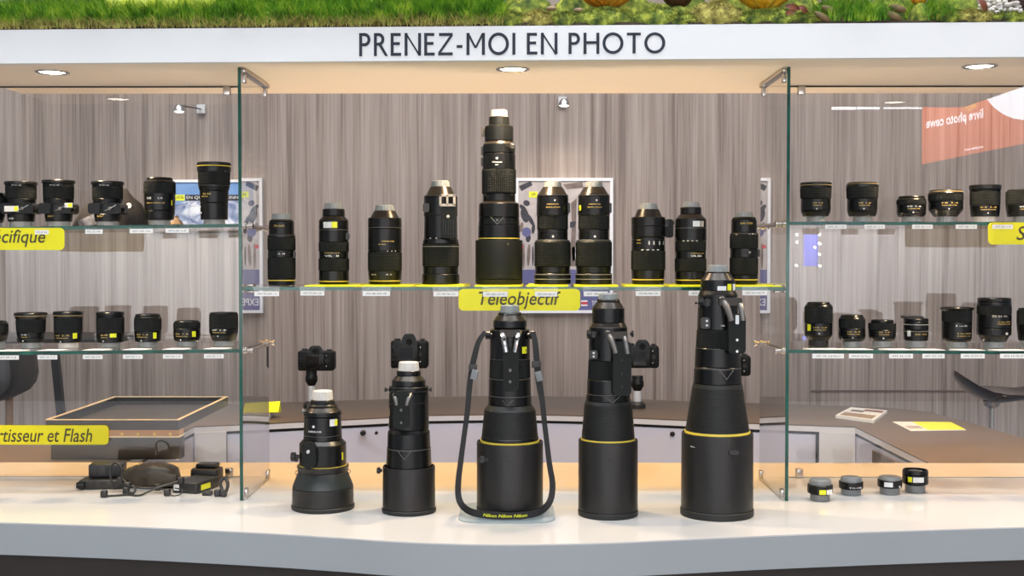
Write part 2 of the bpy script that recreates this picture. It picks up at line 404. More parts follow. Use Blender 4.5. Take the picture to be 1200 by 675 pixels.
# ================================================================= STAFF DESK (ring)
def desk():
    rp = [(290, 497), (440, 489.8), (500, 486.4), (600, 485), (690, 487), (800, 492), (890, 496)]
    op = [(290, 473), (440, 468), (500, 465), (600, 464), (690, 465), (800, 470), (890, 472.5)]
    inn = [(-1.19, 3.5965), (-1.19, 4.2), (-1.19, 4.38)] + [(G(*p).x, G(*p).y) for p in rp] + [(G(960, 498.5).x, G(960, 498.5).y), (1.24, 4.38), (1.24, 4.2), (1.24, 3.5965)]
    out = [(-1.77, 3.5965), (-1.73, 4.35), (-1.6, 4.9)] + [(G(*p).x, G(*p).y) for p in op] + [(G(1040, 477.5).x, G(1040, 477.5).y), (G(1090, 483).x, G(1090, 483).y), (G(1150, 499).x, G(1150, 499).y), (1.78, 3.5965)]
    t = thing('staff_desk', (0, 4.6, 0), 'ring-shaped staff desk with brown top and pale lavender front panels', 'desk')
    o0 = t.location; n = len(inn)
    def ring(z0, z1, ins, m, name, a=0, b=None, sub=None):
        b = b or n
        V = []; I = inn[a:b]; O = out[a:b]
        k = len(I)
        for (ix, iy), (ox, oy) in zip(I, O):
            d = Vector((ox-ix, oy-iy)).normalized()*ins
            for (x, y) in ((ix+d.x, iy+d.y), (ox-d.x, oy-d.y)):
                V.append((x, y, z0)); V.append((x, y, z1))
        Fc = []
        for i in range(k-1):
            A = 4*i; B = 4*(i+1)
            Fc += [(A, B, B+1, A+1), (A+1, B+1, B+3, A+3), (B+2, A+2, A+3, B+3), (B, A, A+2, B+2)]
        Fc += [(0, 1, 3, 2), (4*k-4, 4*k-2, 4*k-1, 4*k-3)]
        return MB().add(V, Fc).build(name, m, sub or t, o0)
    ring(CZ-0.004, CZ, 0, 'desk_top', 'worktop')
    ring(CZ-0.024, CZ-0.0045, 0, 'desk_white', 'edge_band')
    ring(CZ-0.036, CZ-0.0245, 0.02, 'gap_black', 'shadow_gap')
    ring(0, CZ-0.0365, 0.006, 'desk_panel', 'front_panel')
    # plain end panels which hide the shadow gap (left and right of the doors)
    def on_seg(px, py): p = G(px, py); return p
    def quad(a, b, z0, z1, off, m, name, mb=None):
        d = (b-a); d.z = 0; d.normalize(); nn = Vector((d.y, -d.x, 0))
        own = mb is None; mb = mb or MB()
        V = []
        for q in (a, b):
            for z in (z0, z1):
                V.append((q.x + nn.x*off, q.y + nn.y*off, z)); V.append((q.x - nn.x*0.004, q.y - nn.y*0.004, z))
        mb.add(V, [(0, 4, 6, 2), (1, 3, 7, 5), (2, 6, 7, 3), (0, 1, 5, 4), (0, 2, 3, 1), (4, 5, 7, 6)])
        if own: return mb.build(name, m, t, o0)
    K1 = Vector((-1.19, 4.38, 0)); L1 = G(290, 497); K2 = Vector((1.24, 4.38, 0)); R1 = G(960, 498.5); R0 = G(890, 496)
    lerp = lambda a, b, u: a + (b-a)*u
    Ld = lerp(K1, L1, 0.60)
    quad(K1, Ld, 0, CZ-0.0246, 0.003, 'desk_white', 'end_panel'); quad(R1, K2, 0, CZ-0.0246, 0.003, 'desk_white', 'end_panel')
    e = (L1-K1).normalized()
    quad(Ld, Ld + e*0.012, 0, CZ-0.0246, 0.004, 'gap_black', 'door_gap'); e2 = (R1-R0).normalized()
    quad(R1 - e2*0.012, R1, 0, CZ-0.0246, 0.004, 'gap_black', 'door_gap')
    # wing inner face: dark panel on the right wing
    MB().box((1.234, 3.62, 0), (1.2405, 4.15, CZ-0.05)).build('wing_panel', 'desk_top', t, o0)
    # locks
    for px, py, r in ((425.5, 507.5, 0.011), (441, 507.5, 0.006), (788, 508.5, 0.010)):
        Yl = 4.62 if px < 600 else 4.63
        p = G(px, 491); p = P(px, py, p.y - 0.004)
        MB().lathe([(0, -0.01), (r, -0.01), (r, 0.004), (r*.7, 0.007), (r*.65, 0.004), (0, 0.004)], p, 20, 'Y').build('lock', 'plastic', t, o0)
desk()

# ================================================================= CANOPY
def stroke_text():
    """geometric humanist capitals made of strokes; unit cap height"""
    W = 0.148
    def bar(a, b, w=W):
        a = Vector(a); b = Vector(b); d = (b-a).normalized(); n = Vector((-d.y, d.x))*w/2
        return ([tuple(a+n), tuple(b+n), tuple(b-n), tuple(a-n)], [(0, 1, 2, 3)])
    def arc(cx, cy, rx, ry, a0, a1, w=W, n=28):
        V = []; Fc = []
        for i in range(n+1):
            a = math.radians(a0+(a1-a0)*i/n)
            V.append((cx+(rx)*math.cos(a), cy+(ry)*math.sin(a))); V.append((cx+(rx-w)*math.cos(a), cy+(ry-w*.95)*math.sin(a)))
        for i in range(n): Fc.append((2*i, 2*i+2, 2*i+3, 2*i+1))
        return V, Fc
    h = W/2
    def rect(x0, y0, x1, y1): return ([(x0,y0),(x1,y0),(x1,y1),(x0,y1)], [(0,1,2,3)])
    def poly(*p): return (list(p), [tuple(range(len(p)))])
    L = {
     'P': (0.56, [rect(0,0,W,1), rect(W,1-W*.9,.30,1), rect(W,.43,.30,.43+W*.9), arc(.28,.715,.28,.285,-90,90)]),
     'R': (0.66, [rect(0,0,W,1), rect(W,1-W*.9,.26,1), rect(W,.45,.26,.45+W*.9), arc(.25,.725,.27,.275,-90,90), poly((.24,.46),(.38,.50),(.70,0),(.55,0))]),
     'E': (0.52, [rect(0,0,W,1), rect(W,1-W*.9,.50,1), rect(W,.47,.46,.47+W*.9), rect(W,0,.52,W*.9)]),
     'N': (0.80, [rect(0,0,W,1), rect(.67,0,.67+W,1), poly((0,1),(.10,1),(.797,0),(.70,0))]),
     'Z': (0.74, [rect(.04,1-W*.9,.72,1), rect(0,0,.72,W*.9), poly((0,W*.9),(.15,W*.9),(.72,1-W*.9),(.57,1-W*.9))]),
     '-': (0.30, [rect(.0,.33,.29,.33+W*.85)]),
     'M': (0.92, [rect(.02,0,.02+W,1), rect(.78,0,.78+W,1), poly((.02,1),(.15,1),(.515,.32),(.41,.32)), poly((.78,1),(.908,1),(.515,.32),(.41,.32))]),
     'O': (1.02, [arc(.51,.5,.51,.515,0,360,n=56)]),
     'I': (W, [rect(0,0,W,1)]),
     'H': (0.76, [rect(0,0,W,1), rect(.63,0,.63+W,1), rect(W,.47,.63,.47+W*.9)]),
     'T': (0.68, [rect(.28,0,.28+W,1), rect(0,1-W*.9,.68,1)]),
     ' ': (0.22, []),
    }
    V, Fc = [], []; x = 0
    for ch in 'PRENEZ-MOI EN PHOTO':
        w, parts = L[ch]
        for pv, pf in parts:
            b = len(V); V += [(x+q[0], q[1]) for q in pv]; Fc += [tuple(b+i for i in f) for f in pf]
        x += w + 0.17
    return V, Fc, x-0.17
def canopy():
    A = P(-60, 75.3, 2.964); B = P(1260, 68, 2.877)
    z0 = CAM.z+0.487; z1 = CAM.z+0.570
    yl = lambda x: 2.964 + (x+1.28)/2.53*(2.877-2.964)
    xa, xb = -1.45, 1.42
    t = thing('display_canopy', (0, 3.2, z0), 'white overhead canopy with dark lettering PRENEZ-MOI EN PHOTO on its front', 'canopy')
    o0 = t.location
    def slab(x0, x1, ya, yb, z0, z1, m, name):
        V = [(x0, yl(x0)+ya, z0), (x1, yl(x1)+ya, z0), (x1, yb(x1) if callable(yb) else yb, z0), (x0, yb(x0) if callable(yb) else yb, z0)]
        V += [(a, b, z1) for a, b, c in V]
        return MB().add(V, [(0,3,2,1),(4,5,6,7),(0,1,5,4),(1,2,6,5),(2,3,7,6),(3,0,4,7)]).build(name, m, t, o0)
    slab(xa, xb, 0.0, lambda x: yl(x)+0.02, z0, z1, 'canopy_white', 'fascia')
    slab(xa, xb, 0.0201, 3.50, z0, z1-0.02, 'soffit_warm_bounce', 'soffit')
    V, Fc, w = stroke_text()
    pa = P(421, 66, yl(-.37)); pb = P(779.5, 62.3, yl(.37)); top = P(421, 38.8, yl(-.37)); top2 = P(779.5, 38.3, yl(.37))
    VV = []
    for (x, y) in V:
        u = x/w; X = pa.x + (pb.x-pa.x)*u
        zb = pa.z + (pb.z-pa.z)*u; zt_ = top.z + (top2.z-top.z)*u
        VV.append((X, yl(X)-0.0012, zb + (zt_-zb)*y))
    MB().add(VV, Fc).build('lettering', 'letter', t, o0, sharp=None)
    # downlights
    for i, (px, py, lab) in enumerate(((61, 84, 'recessed round downlight in the canopy above the left glass bay'), (601, 80.5, 'recessed round downlight in the canopy beneath the lettering'), (1148, 77, 'recessed round downlight in the canopy above the right glass bay'))):
        p = G(px, py, z0)
        d = thing('downlight', p, lab, 'ceiling light', 'recessed downlights in the canopy')
        MB().lathe([(0.034, -0.0005), (0.043, -0.0005), (0.043, -0.003), (0.036, -0.004), (0.034, -0.002)], (0,0,0), 32).build('trim_ring', 'silver', d)
        MB().lathe([(0, -0.0025), (0.030, -0.002), (0.0335, -0.0008), (0, -0.0006)], (0,0,0), 32).build('bulb', 'bulb', d)
        la = bpy.data.lights.new('downlight_beam', 'SPOT'); la.energy = 32; la.color = (1.0, 0.74, 0.46); la.spot_size = math.radians(150); la.spot_blend = 1.0; la.shadow_soft_size = 0.035
        lo = bpy.data.objects.new('downlight_beam', la); C.objects.link(lo); lo.location = (p.x, p.y, p.z-0.03)
canopy()

# ================================================================= GLASS BAYS
XL, XR = -0.701, 0.682
YF, YR = 3.02, 3.34
ZT = CAM.z+0.486
def side_panel(x, sgn, label):
    t = thing('glass_side_panel', (x, YF, CZ), label, 'glass panel', 'upright glass side panels')
    o0 = t.location
    MB().box((x-0.004, YF+0.0012, CZ+0.001), (x+0.004, YR, ZT)).build('glass_sheet', 'glass', t, o0)
    MB().box((x-0.004, YF-0.002, CZ+0.001), (x+0.004, YF+0.001, ZT)).build('polished_edge', 'glass_edge', t, o0)
    xi = x + sgn*0.004
    b = MB(); b.box((xi, YF+0.005, ZT-0.010), (xi+sgn*0.010, YR-0.02, ZT-0.001), 0.002); b.build('top_bar', 'chrome', t, o0)
    for y, z in ((YF+0.035, ZT-0.022), (YR-0.03, ZT-0.022), (YF+0.035, CZ+0.013), (YR-0.02, CZ+0.013)):
        MB().box((x-0.009, y-0.010, z-0.012), (x+0.009, y+0.010, z+0.012), 0.002).build('clamp', 'chrome', t, o0)
    MB().box((xi, YF+0.01, CZ+0.0005), (xi+sgn*0.004, YR-0.01, CZ+0.004)).build('bottom_seal', 'grey_tag', t, o0)
    return t
side_panel(XL, 1, 'upright glass side panel standing left of the five big lenses')
side_panel(XR, -1, 'upright glass side panel standing right of the five big lenses')
def rear_pane(x0, x1, cx, label):
    t = thing('glass_rear_pane', ((x0+x1)/2, YR+0.01, CZ), label, 'glass panel', 'rear glass panes of the side bays')
    o0 = t.location
    MB().box((x0, YR+0.008, CZ+0.001), (x1, YR+0.014, ZT)).build('glass_sheet', 'glass', t, o0)
    MB().box((x0, YR+0.0078, ZT-0.003), (x1, YR+0.0142, ZT+0.0005)).build('top_seal', 'base_dark', t, o0)
    MB().box((x0, YR+0.0078, CZ+0.0005), (x1, YR+0.0142, CZ+0.003)).build('bottom_seal', 'grey_tag', t, o0)
    for z in (ZT-0.012, CZ+0.013):
        MB().box((cx-0.010, YR+0.002, z-0.012), (cx+0.010, YR+0.018, z+0.012), 0.002).build('clamp', 'chrome', t, o0)
rear_pane(-1.47, XL-0.006, P(265, 103, YR).x, 'large rear glass pane of the left side bay')
rear_pane(XR+0.006, 1.44, P(940, 98, YR).x, 'large rear glass pane of the right side bay')

SH = {}
def shelf(key, x0, x1, za, zb, label, name='glass_shelf', th=0.0085, yb=YR+0.004, ends=()):
    """za, zb = top height at x0, x1"""
    t = thing(name, ((x0+x1)/2, YF, za), label, 'shelf', 'glass shelves')
    o0 = t.location
    zf = lambda x: za + (zb-za)*(x-x0)/(x1-x0); SH[key] = zf
    def sl(ya, yb, m, nm):
        V = [(x0, ya, za-th), (x1, ya, zb-th), (x1, yb, zb-th), (x0, yb, za-th), (x0, ya, za), (x1, ya, zb), (x1, yb, zb), (x0, yb, za)]
        MB().add(V, [(0,3,2,1),(4,5,6,7),(0,1,5,4),(1,2,6,5),(2,3,7,6),(3,0,4,7)]).build(nm, m, t, o0)
    sl(YF+0.012, yb, 'glass', 'glass_sheet'); sl(YF+0.008, YF+0.0118, 'glass_edge', 'polished_edge')
    for sx, sg in ends:
        z = zf(sx) - 0.004
        for y in (YF+0.03, YR-0.02):
            MB().lathe([(0, 0), (0.009, 0.0), (0.009, 0.004), (0.005, 0.005), (0.005, 0.016), (0.008, 0.017), (0.008, 0.021), (0, 0.021)] if sg > 0 else
                       [(0, -0.021), (0.008, -0.021), (0.008, -0.017), (0.005, -0.016), (0.005, -0.005), (0.009, -0.004), (0.009, 0.0), (0, 0)], (sx + sg*0.0105, y, z), 20, 'X').build('support_stud', 'chrome', t, o0)
        MB().tube([(sx+sg*0.024, YF+0.03, z), (sx+sg*0.024, YR-0.02, z)], 0.004, 12).build('support_rod', 'chrome', t, o0)
def zat(px, py, Y=YF+0.01): return P(px, py, Y).z
shelf('UL', -1.45, XL-0.0045, zat(0, 267), zat(280, 262.3), 'upper glass shelf of the left bay carrying shift and macro lenses', ends=((XL-0.0065, 1),))
shelf('LL', -1.45, XL-0.0045, zat(0, 412.6), zat(280, 409.2), 'lower glass shelf of the left bay with short camera lenses', ends=((XL-0.0065, 1),))
shelf('UR', XR+0.0045, 1.42, zat(928, 259.8), zat(1200, 260.3), 'upper glass shelf of the right bay with short fast lenses', ends=((XR+0.0065, -1),))
shelf('LR', XR+0.0045, 1.42, zat(928, 409.8), zat(1200, 411.8), 'lower glass shelf of the right bay below the short fast lenses', ends=((XR+0.0065, -1),))
shelf('C', XL+0.0045, XR-0.0045, zat(285, 336.3), zat(920, 336.3), 'central glass shelf with ten telephoto lenses on yellow sheets')
# small clear end stoppers of the centre shelf
for sx, sg, lab in ((XL+0.006, 1, 'left'), (XR-0.006, -1, 'right')):
    z = SH['C'](sx)
    t = thing('shelf_clip', (sx, YF+0.05, z), 'small chrome clip holding the %s end of the central glass shelf' % lab, 'clip', 'chrome clips of the central shelf')
    MB().box((sx, YF+0.03, z+0.0006), (sx+sg*0.02, YF+0.055, z+0.006), 0.002).build('upper_jaw', 'chrome', t, t.location)
    MB().box((sx, YF+0.03, z-0.016), (sx+sg*0.02, YF+0.055, z-0.0092), 0.002).build('lower_jaw', 'chrome', t, t.location)

# yellow sheets on the centre shelf
SHEETS = [(357, 420, 'second'), (423, 484, 'third'), (488, 546, 'fourth'), (556, 614, 'tallest'), (617, 670, 'sixth'), (673, 729, 'seventh'), (734, 782, 'eighth'), (787, 846, 'ninth'), (864, 920, 'rightmost')]
zs = SH['C'](0)
for a, b, w in SHEETS:
    pa = P(a, 336, YF+0.02); pb = P(b, 336, YF+0.02); Y1 = 3.31
    sk = 0.010
    V = [(pa.x, YF+0.014, zs+0.0006), (pb.x-sk, YF+0.014, zs+0.0006), (pb.x, Y1, zs+0.0006), (pa.x+sk, Y1, zs+0.0006)]
    V += [(x, y, z+0.0032) for x, y, z in V]
    o = MB().add(V, [(0,3,2,1),(4,5,6,7),(0,1,5,4),(1,2,6,5),(2,3,7,6),(3,0,4,7)]).build('yellow_sheet', 'yellow_sheet', None, (pa.x, YF, zs))
    tag(o, 'bright yellow sheet under the %s lens %son the central shelf' % (w, '' if w in ('tallest', 'rightmost') else 'from the left '), 'leaflet', 'yellow sheets on the central shelf')

# ================================================================= LENSES
LENSES = []
def lens(label, group, cx, Y, zb, segs, base_cap='cap_clear', top_glass=False, extras=None, name='camera_lens', n=48, lobj=None):
    """segs from top to bottom: (kind, y_top, y_bottom, hw_top, hw_bottom[, material])"""
    s = S(Y); b0 = P(cx, 300, Y)
    t = thing(name, (b0.x, Y, zb), label, 'lens', group)
    zz = lambda py: P(cx, py, Y).z - zb
    nseg = len(segs); barrel = MB(); grp = {}
    for i, sg in enumerate(segs):
        kind, yt, yb, ht, hb = sg[:5]; mm = sg[5] if len(sg) > 5 else None
        zt_ = zz(yt); zl = 0.0 if i == nseg-1 else zz(yb)
        rt, rb = ht*s, hb*s; H = zt_-zl; c = min(0.0016, H*0.25)
        if kind not in ('b', 'm') and barrel.v:
            barrel.build('barrel_section', 'black', t); barrel = MB()
        if kind == 'b' or kind == 'm':
            tgt = barrel
            if i == 0 and top_glass:
                tgt.lathe([(0, zl), (rb-c, zl), (rb, zl+c), (rt, zt_-c), (rt-c, zt_), (rt-0.003, zt_), (rt-0.004, zt_-0.006), (0, zt_-0.006)], n=n)
                g = MB(); g.lathe([(0, zt_-0.0058), (rt-0.008, zt_-0.0056), (rt*.5, zt_-0.0025), (0, zt_-0.0015)], n=24); g.build('front_glass', 'glassdark', t)
            else:
                tgt.lathe([(0, zl), (rb-c, zl), (rb, zl+c), (rt, zt_-c), (rt-c, zt_), (0, zt_)], n=n)
        elif kind in ('k', 'z'):
            nn = 144; mb = MB(); mod = lambda k, a: 1.0 if k % 2 else 0.978
            rows = [(0, zl), (rb*0.985, zl), (rb, zl+c)]
            nb = max(2, int(H/0.006))
            for j in range(nb):
                u0 = (j+0.1)/nb; u1 = (j+0.9)/nb
                r0 = rb+(rt-rb)*u0; r1 = rb+(rt-rb)*u1
                rows += [(r0*0.985, zl+c+(H-2*c)*(u0-0.05/nb)), (r0, zl+c+(H-2*c)*u0), (r1, zl+c+(H-2*c)*u1)]
            rows += [(rt*.985, zt_), (0, zt_)]
            mb.lathe(rows, n=nn, mod=mod); mb.build('focus_ring' if kind == 'k' else 'zoom_ring', 'rubber', t, sharp=20)
        elif kind == 'r':     # fine horizontal ridges
            mb = MB(); rows = [(0, zl), (rb, zl)]; nb = max(3, int(H/0.0042))
            for j in range(nb):
                for u, q in (((j+.12)/nb, 1.0), ((j+.62)/nb, 1.0), ((j+.72)/nb, .975), ((j+.98)/nb, .975)):
                    rows.append(((rb+(rt-rb)*u)*q, zl+H*u))
            rows += [(rt, zt_), (0, zt_)]
            mb.lathe(rows, n=n); mb.build('focus_ring', 'black_matte', t, sharp=25)
        elif kind == 'g':
            MB().lathe([(0, zl), (rb, zl), (rt, zt_), (0, zt_)], n=n).build('gold_ring', mm or 'gold', t)
        elif kind == 'cap':
            mb = MB()
            if i == nseg-1:
                mb.lathe([(0, 0), (rb-0.001, 0), (rb, 0.001), (rt, zt_), (0, zt_)], n=40, mod=lambda k, a: 1.0 if k % 4 else .985)
            else:
                mb.lathe([(0, zl), (rb, zl), (rb, zl+c), (rt*.995, zt_-c), (rt-c, zt_), (rt-0.004, zt_), (rt-0.0045, zt_-0.001), (0, zt_-0.001)], n=80, mod=lambda k, a: 1.0 if (k//2) % 2 else .985)
            mb.build('rear_cap', mm or base_cap, t)
        elif kind == 'h':
            th = 0.0035; dp = 0.016
            MB().lathe([(0, zl), (rb-c, zl), (rb, zl+c), (rt, zt_-c), (rt-c*.5, zt_), (rt-th, zt_), (rt-th, zt_-dp), (0, zt_-dp)], n=64).build('hood', mm or 'hood', t)
        elif kind == 'hs':    # solid hood piece
            MB().lathe([(0, zl), (rb-c, zl), (rb, zl+c), (rt, zt_-c), (rt-c, zt_), (0, zt_)], n=64).build('hood_band', mm or 'hood', t)
        elif kind == 's':
            MB().lathe([(0, zl), (rb, zl), (rt, zt_), (0, zt_)], n=n).build('shoulder', mm or 'bronze_black', t)
    if barrel.v: barrel.build('barrel_section', 'black', t)
    if extras:
        E = Ex(t, cx, s, zz)
        extras(E)
    return t
class Ex:
    """extras placed on a lens by the pixel they show at"""
    def __init__(s, t, cx, sc, zz): s.t, s.cx, s.s, s.zz = t, cx, sc, zz
    def text(s, txt, px, py, h, hw, m='goldtext', w=None, name='lettering'):
        mb = MB(); text_wrap(mb, txt, (px-s.cx)*s.s, s.zz(py), h*s.s*.85, hw*s.s+0.0005, width=(w*s.s*.9 if w else None)); return mb.build(name, m, s.t, sharp=None)
    def patch(s, px0, px1, py0, py1, hw, m='sticker', name='sticker'):
        mb = MB(); patch(mb, ((px0+px1)/2-s.cx)*s.s, s.zz((py0+py1)/2), (px1-px0)*s.s, (py1-py0)*s.s, hw*s.s+0.0006); return mb.build(name, m, s.t, sharp=None)
    def slab(s, px0, px1, py0, py1, yf, dep, r=3, m='black', name='tripod_foot', parent=None):
        if name == 'tripod_foot': m = 'rubber'
        x0, x1 = (px0-s.cx)*s.s, (px1-s.cx)*s.s; z0, z1 = s.zz(py1), s.zz(py0)
        return MB().prism(rrect(x0, z0, x1, z1, min(r*s.s, (x1-x0)*.49, (z1-z0)*.49)), -yf*s.s, -yf*s.s+dep*s.s).build(name, m, parent or s.t)
    def prong(s, px0, py0, px1, py1, yf0, yf1, r=2.6, m='foot_silver'):
        a = Vector(((px0-s.cx)*s.s, -yf0*s.s, s.zz(py0))); b = Vector(((px1-s.cx)*s.s, -yf1*s.s, s.zz(py1)))
        c = Vector((a.x*.6+b.x*.4, b.y-.002, a.z*.75+b.z*.25)); pts = []
        for i in range(9):
            u = i/8; pts.append(a*(1-u)**2 + c*2*u*(1-u) + b*u*u)
        return MB().tube(pts, [r*s.s*(1.15-.25*i/8) for i in range(9)], 10).build('foot_prong', m, s.t)
    def dot(s, px, py, r, yf, m='foot_silver', name='screw', th=0.0025, parent=None):
        return MB().lathe([(0, 0), (r*s.s, 0), (r*s.s, th*.7), (r*s.s*.7, th), (r*s.s*.55, th*.6), (0, th*.6)], ((px-s.cx)*s.s, -yf*s.s, s.zz(py)), 16, 'Y').build(name, m, parent or s.t)
    def knob(s, px, py, r, yf, L, axis='X', m='black', name='knob'):
        c = ((px-s.cx)*s.s, -yf*s.s, s.zz(py)); R = r*s.s; l = L*s.s
        pr = [(0, 0), (R*.5, 0), (R*.5, l*.35), (R, l*.4), (R, l*.92), (R*.85, l), (0, l)]
        if L < 0: pr = [(a, b) for a, b in reversed(pr)]
        return MB().lathe(pr, c, 20, axis, mod=lambda k, a: 1.0 if k % 2 else .93).build(name, m, s.t)
    def tri(s, px, py, w, h, yf, m='foot_silver'):
        z0 = s.zz(py); zt_ = z0
        a = Vector(((px-w/2-s.cx)*s.s, -yf*s.s, z0)); b = Vector(((px-s.cx)*s.s, -yf*s.s-0.001, z0-h*s.s)); c = Vector(((px+w/2-s.cx)*s.s, -yf*s.s, z0))
        return MB().tube([a, b, c], 0.0011, 6).build('emblem', m, s.t)
    def groove(s, py, hw, m='gap_black', h=0.6, name='groove'):
        r = hw*s.s+0.0003; z = s.zz(py)
        return MB().lathe([(r-0.001, z-h*s.s/2), (r, z-h*s.s/2), (r, z+h*s.s/2), (r-0.001, z+h*s.s/2)], n=48).build(name, m, s.t)

CT = CZ+0.0004
# ---- five big lenses on the counter
gB = 'huge telephoto lenses standing on the white counter'
def exA(E):
    E.text('NIKKOR', 371.5, 503, 2.6, 22.6, 'whitetext', w=19); E.dot(370.5, 497, 1.6, 22.7, 'whitetext', 'emblem', 0.0006)
    st = E.patch(388, 398, 489, 497, 22.8, 'sticker'); E.patch(393.5, 397.5, 489.8, 496.3, 23.1, 'yellow_tag', 'sticker_logo')
    E.patch(401.2, 403.8, 528, 537, 27.6, 'yellow_tag', 'sticker')
    f = E.slab(359, 375, 513, 543, 36, 8, 7, 'black'); E.dot(366.5, 523.5, 2.2, 36.2, 'silver', 'screw', parent=None)
    E.slab(362, 372, 517, 541, 29, 8, 3, 'plastic', 'foot_bracket')
    E.knob(350.5, 534, 5.4, 8, -9, 'X'); E.dot(352, 534, 2.2, 30, 'hood', 'knob_face')
    E.knob(360, 480, 3, 14, -4, 'X', 'foot_silver', 'strap_lug')
    E.groove(486, 21.5, 'gap_black', .8); E.groove(509, 22.2, 'foot_silver', .5); E.groove(540, 27.3, 'gap_black', .8)
    E.groove(553, 32.5, 'gap_black', .6)
lens('widest squat telephoto lens with a flared bell hood, leftmost on the counter', gB, 377.5, 2.934, CT,
     [('cap', 457.5, 468, 11.6, 12.2, 'cap_white'), ('m', 468, 473, 13.5, 14.8), ('m', 473, 476, 16, 18), ('s', 476, 481, 17, 21), ('m', 481, 487, 21.5, 22), ('m', 487, 509, 21.5, 22.2), ('m', 509, 515, 22.2, 22.6),
      ('s', 515, 519, 23.5, 27.3, 'black'), ('m', 519, 544, 27.3, 27.5), ('g', 544, 545.2, 28, 28), ('h', 544.5, 552, 30.3, 29.2), ('hs', 552, 570, 29.2, 35.6, 'hood_green'), ('hs', 570, 590, 35.6, 36, 'hood'), ('hs', 590, 597, 37, 36.8, 'black_matte')], extras=exA)
def exB(E):
    f = E.slab(464, 482, 455, 498, 32, 8, 5, 'black'); E.dot(472.8, 476.5, 1.7, 32.2); E.dot(472.8, 491, 1.4, 32.2)
    E.prong(465, 460, 468, 471, 25, 33.5, 2.4); E.prong(483, 460, 479, 471, 25, 33.5, 2.4)
    E.tri(476, 524.5, 15, 10, 26.3); E.groove(524.5, 25.9, 'foot_silver', .7)
    E.groove(471, 23.6, 'gap_black', .9); E.groove(457, 23.8, 'gap_black', .7)
    E.knob(448, 550, 3.8, 8, -6, 'X'); E.knob(455, 456, 2.6, 6, -4, 'X', 'black', 'strap_lug'); E.knob(503, 456, 2.6, 6, 3, 'X', 'black', 'strap_lug')
    E.patch(455.6, 458, 478, 486, 23.6, 'tan', 'scale_mark')
lens('slim telephoto lens with a straight grey hood, second on the counter from the left', gB, 478.7, 2.895, CT,
     [('cap', 424, 434, 11.6, 12.4, 'cap_white'), ('m', 434, 440, 13.8, 14.2), ('s', 440, 445, 15, 19.3), ('m', 445, 452, 19.6, 19.8), ('m', 452, 459, 23, 23.6), ('m', 459, 502, 23.2, 23.6), ('s', 502, 506, 22.6, 24.8, 'black'),
      ('m', 506, 524, 24.8, 25.3), ('m', 524, 546, 25.8, 26.6), ('h', 545.5, 594, 30.6, 31), ('hs', 594, 600.5, 31.8, 31.8, 'black_matte')], extras=exB)
def exC(E):
    E.slab(590, 608, 406, 455, 33, 8, 5, 'black'); E.dot(598, 431, 2, 33.2); E.dot(598, 444, 1.7, 33.2)
    E.prong(589, 388, 593.5, 410, 23, 34.5, 3.1, 'silver'); E.prong(608, 388, 603.5, 410, 23, 34.5, 3.1, 'silver')
    E.slab(587, 610, 385, 393, 29, 8, 2, 'bronze_black', 'foot_collar')
    for px in (591.5, 605.5): E.dot(px, 395, 1.6, 36, 'plastic')
    E.patch(611, 618.5, 405, 413, 24.4, 'yellow_tag'); E.text('N', 616.8, 409, 4, 24.7, 'cardtext', name='sticker_logo')
    E.tri(595, 466, 12, 7, 25.8); E.groove(420, 23.8, 'foot_silver', .5); E.groove(443, 24.8, 'foot_silver', .5); E.groove(463, 25.2, 'foot_silver', .7)
    E.knob(578, 392, 5, 10, -9, 'X'); E.knob(617, 392, 5, 10, 9, 'X'); E.dot(572, 391, 2.4, 13, 'foot_silver', 'strap_lug'); E.dot(622.5, 390, 2.4, 13, 'foot_silver', 'strap_lug')
    E.dot(566, 532, 4, 38.2, 'plastic', 'lock_knob', 0.004); E.dot(571.5, 532.5, 1.6, 39.3, 'plastic', 'screw'); E.dot(597, 533, 1.2, 39.5, 'plastic', 'screw')
pa_, pb_ = G(538, 604), G(650, 604)  # added flat plate, coloured as the shade and reflection beneath the lens
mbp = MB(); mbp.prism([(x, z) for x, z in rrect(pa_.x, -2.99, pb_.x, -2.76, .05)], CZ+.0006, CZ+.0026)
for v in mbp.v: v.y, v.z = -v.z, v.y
tag(mbp.build('shade_plate', 'shade_blue', None, (0, 2.87, CZ)), 'thin pale blue-grey plate under the strapped middle lens', 'plate')
lens('big telephoto lens wearing a black neck strap, in the middle of the counter', gB, 597.5, 2.885, CZ+.003,
     [('cap', 357.5, 366, 11, 11.4), ('m', 366, 369, 13.6, 14.5), ('s', 369, 375, 14.6, 19), ('m', 375, 384, 19.6, 19.6), ('s', 384, 386, 17, 22.5, 'black'), ('m', 386, 420, 23.3, 23.5), ('k', 420, 442, 23.6, 24.2), ('m', 442, 463, 24.4, 24.8), ('m', 463, 474, 25.3, 25.5),
      ('s', 474, 480, 26, 30.3, 'black_matte'), ('r', 480, 511, 30.3, 33.2), ('m', 511, 515, 33.6, 34), ('g', 515, 517, 35, 35), ('h', 516.5, 592, 39, 39), ('hs', 592, 601.5, 39.2, 39.2, 'black_matte')], extras=exC)
